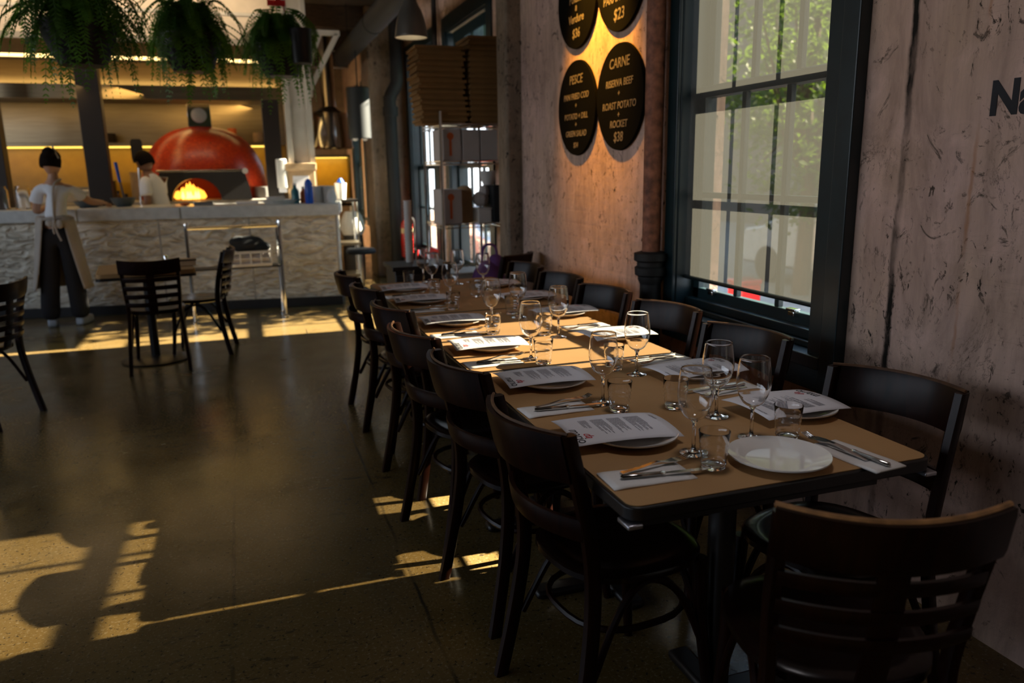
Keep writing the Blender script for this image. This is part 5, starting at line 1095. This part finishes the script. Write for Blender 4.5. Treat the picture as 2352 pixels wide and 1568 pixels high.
single('paper_bag', MB().prism([(-.06, -.05), (.06, -.05), (.06, .05), (-.06, .05)], 0, .27).ell((.0, 0, .27), (.07, .055, .05), 10, 6), 'tan_box', (1.855, 6.66, 1.0045), 'brown paper bag between the cartons on the third rack shelf', 'bag')
single('food_tub', MB().box(-.06, .06, -.10, .10, 0, .115).box(-.064, .064, -.105, .105, .115, .13), 'white_plastic', (1.987, 6.58, 1.0045), 'white lidded tub on the third rack shelf', 'tub', bevel=.006)
single('crumpled_bag', MB().ell((0, 0, .07), (.075, .08, .07), 9, 6).ell((.03, 0, .13), (.05, .06, .06), 8, 5), 'white_card', (1.987, 6.60, 1.135), 'crumpled white bag on the lidded tub', 'bag', smooth=False)
single('black_case', MB().box(-.038, .038, -.16, .16, 0, .32), 'black_cloth', (2.095, 6.62, 1.0045), 'black upright case next to the pier on the third rack shelf', 'case', bevel=.012)
single('white_bowl', bowl('', .075, .12), 'white_plastic', (2.05, 6.58, 1.325), 'white bowl on top of the black case', 'bowl')
single('storage_box', MB().box(-.2, .2, -.2, .2, 0, .3).box(-.21, .21, -.21, .21, .3, .32), 'grey_panel', (1.86, 6.72, .2545), 'grey lidded box on the bottom rack shelf', 'box', bevel=.01)

# ------------------------------------------------------------------ by the far end of the tables
bc = thing('side_cabinet', 'low black side cabinet at the far end of the tables', 'cabinet', (1.17, 5.52, 0))
MB().box(-.20, .20, -.18, .18, .03, .77).build('body', 'table_black', bc, bevel=.004); MB().box(-.22, .22, -.20, .20, .77, .80).build('top', 'table_black', bc, bevel=.004)
for s in (-1, 1): MB().box(min(s*.004, s*.195), max(s*.004, s*.195), -.192, -.18, .06, .74).build('door', 'black_kick', bc, bevel=.003)
MB().box(-.19, .19, -.17, .17, 0, .03).build('plinth', 'black_kick', bc)
cu_ = MB()
for k in range(20): cu_.lathe([(.026, 0), (.030, .02), (.0305, .024), (.028, .024)], (0, 0, .0222*k), 16)
cu_.lathe([(0, 0), (.026, 0)], (0, 0, 0), 16); single('stacked_cup', cu_, 'white_plastic', (1.13, 5.60, .8005), 'tall column of nested white paper cups on the black cabinet', 'cup stack')
fe = thing('fire_extinguisher', 'red fire extinguisher with cream band on the far pier', 'fire extinguisher', (2.09, 10.48, .30))
MB().lathe([(0, 0), (.07, 0), (.078, .01), (.08, .03), (.08, .42), (.07, .47), (.04, .51), (.025, .53), (0, .53)], (0, 0, 0), 24).build('cylinder', 'red_ext', fe); MB().lathe([(.081, .33), (.081, .40)], (0, 0, 0), 24).build('band', 'label_cream', fe)
MB().box(-.02, .02, -.06, .03, .53, .57).bar((0, .02, .57), (0, -.09, .62), .02, .012).build('valve', 'cast_iron', fe); MB().tube(smooth_path([(.03, 0, .55), (.10, 0, .50), (.10, 0, .25), (.095, 0, .1)], 5), .010, 6).build('hose', 'cast_iron', fe); MB().box(-.04, .04, .07, .10, .2, .26).bar((0, .09, .23), (0, .16, .23), .03, .03).build('bracket', 'cast_iron', fe)
pg = MB().ell((0, 0, -.02), (.13, .085, .16), 18, 12).ell((.06, .01, .10), (.07, .06, .08), 14, 8).ell((-.07, -.02, -.12), (.10, .07, .08), 14, 8)
b0 = pg.build('cloth_bag', 'purple_cloth'); b0.location = (1.66, 5.36, .672); tag(b0, 'purple cloth bag on the chair beside the black cabinet', 'bag'); MB().tube(smooth_path([(-.05, 0, .12), (-.03, 0, .24), (.05, 0, .24), (.07, 0, .14)], 5), .01, 6).build('bag_handle', 'purple_cloth', b0)
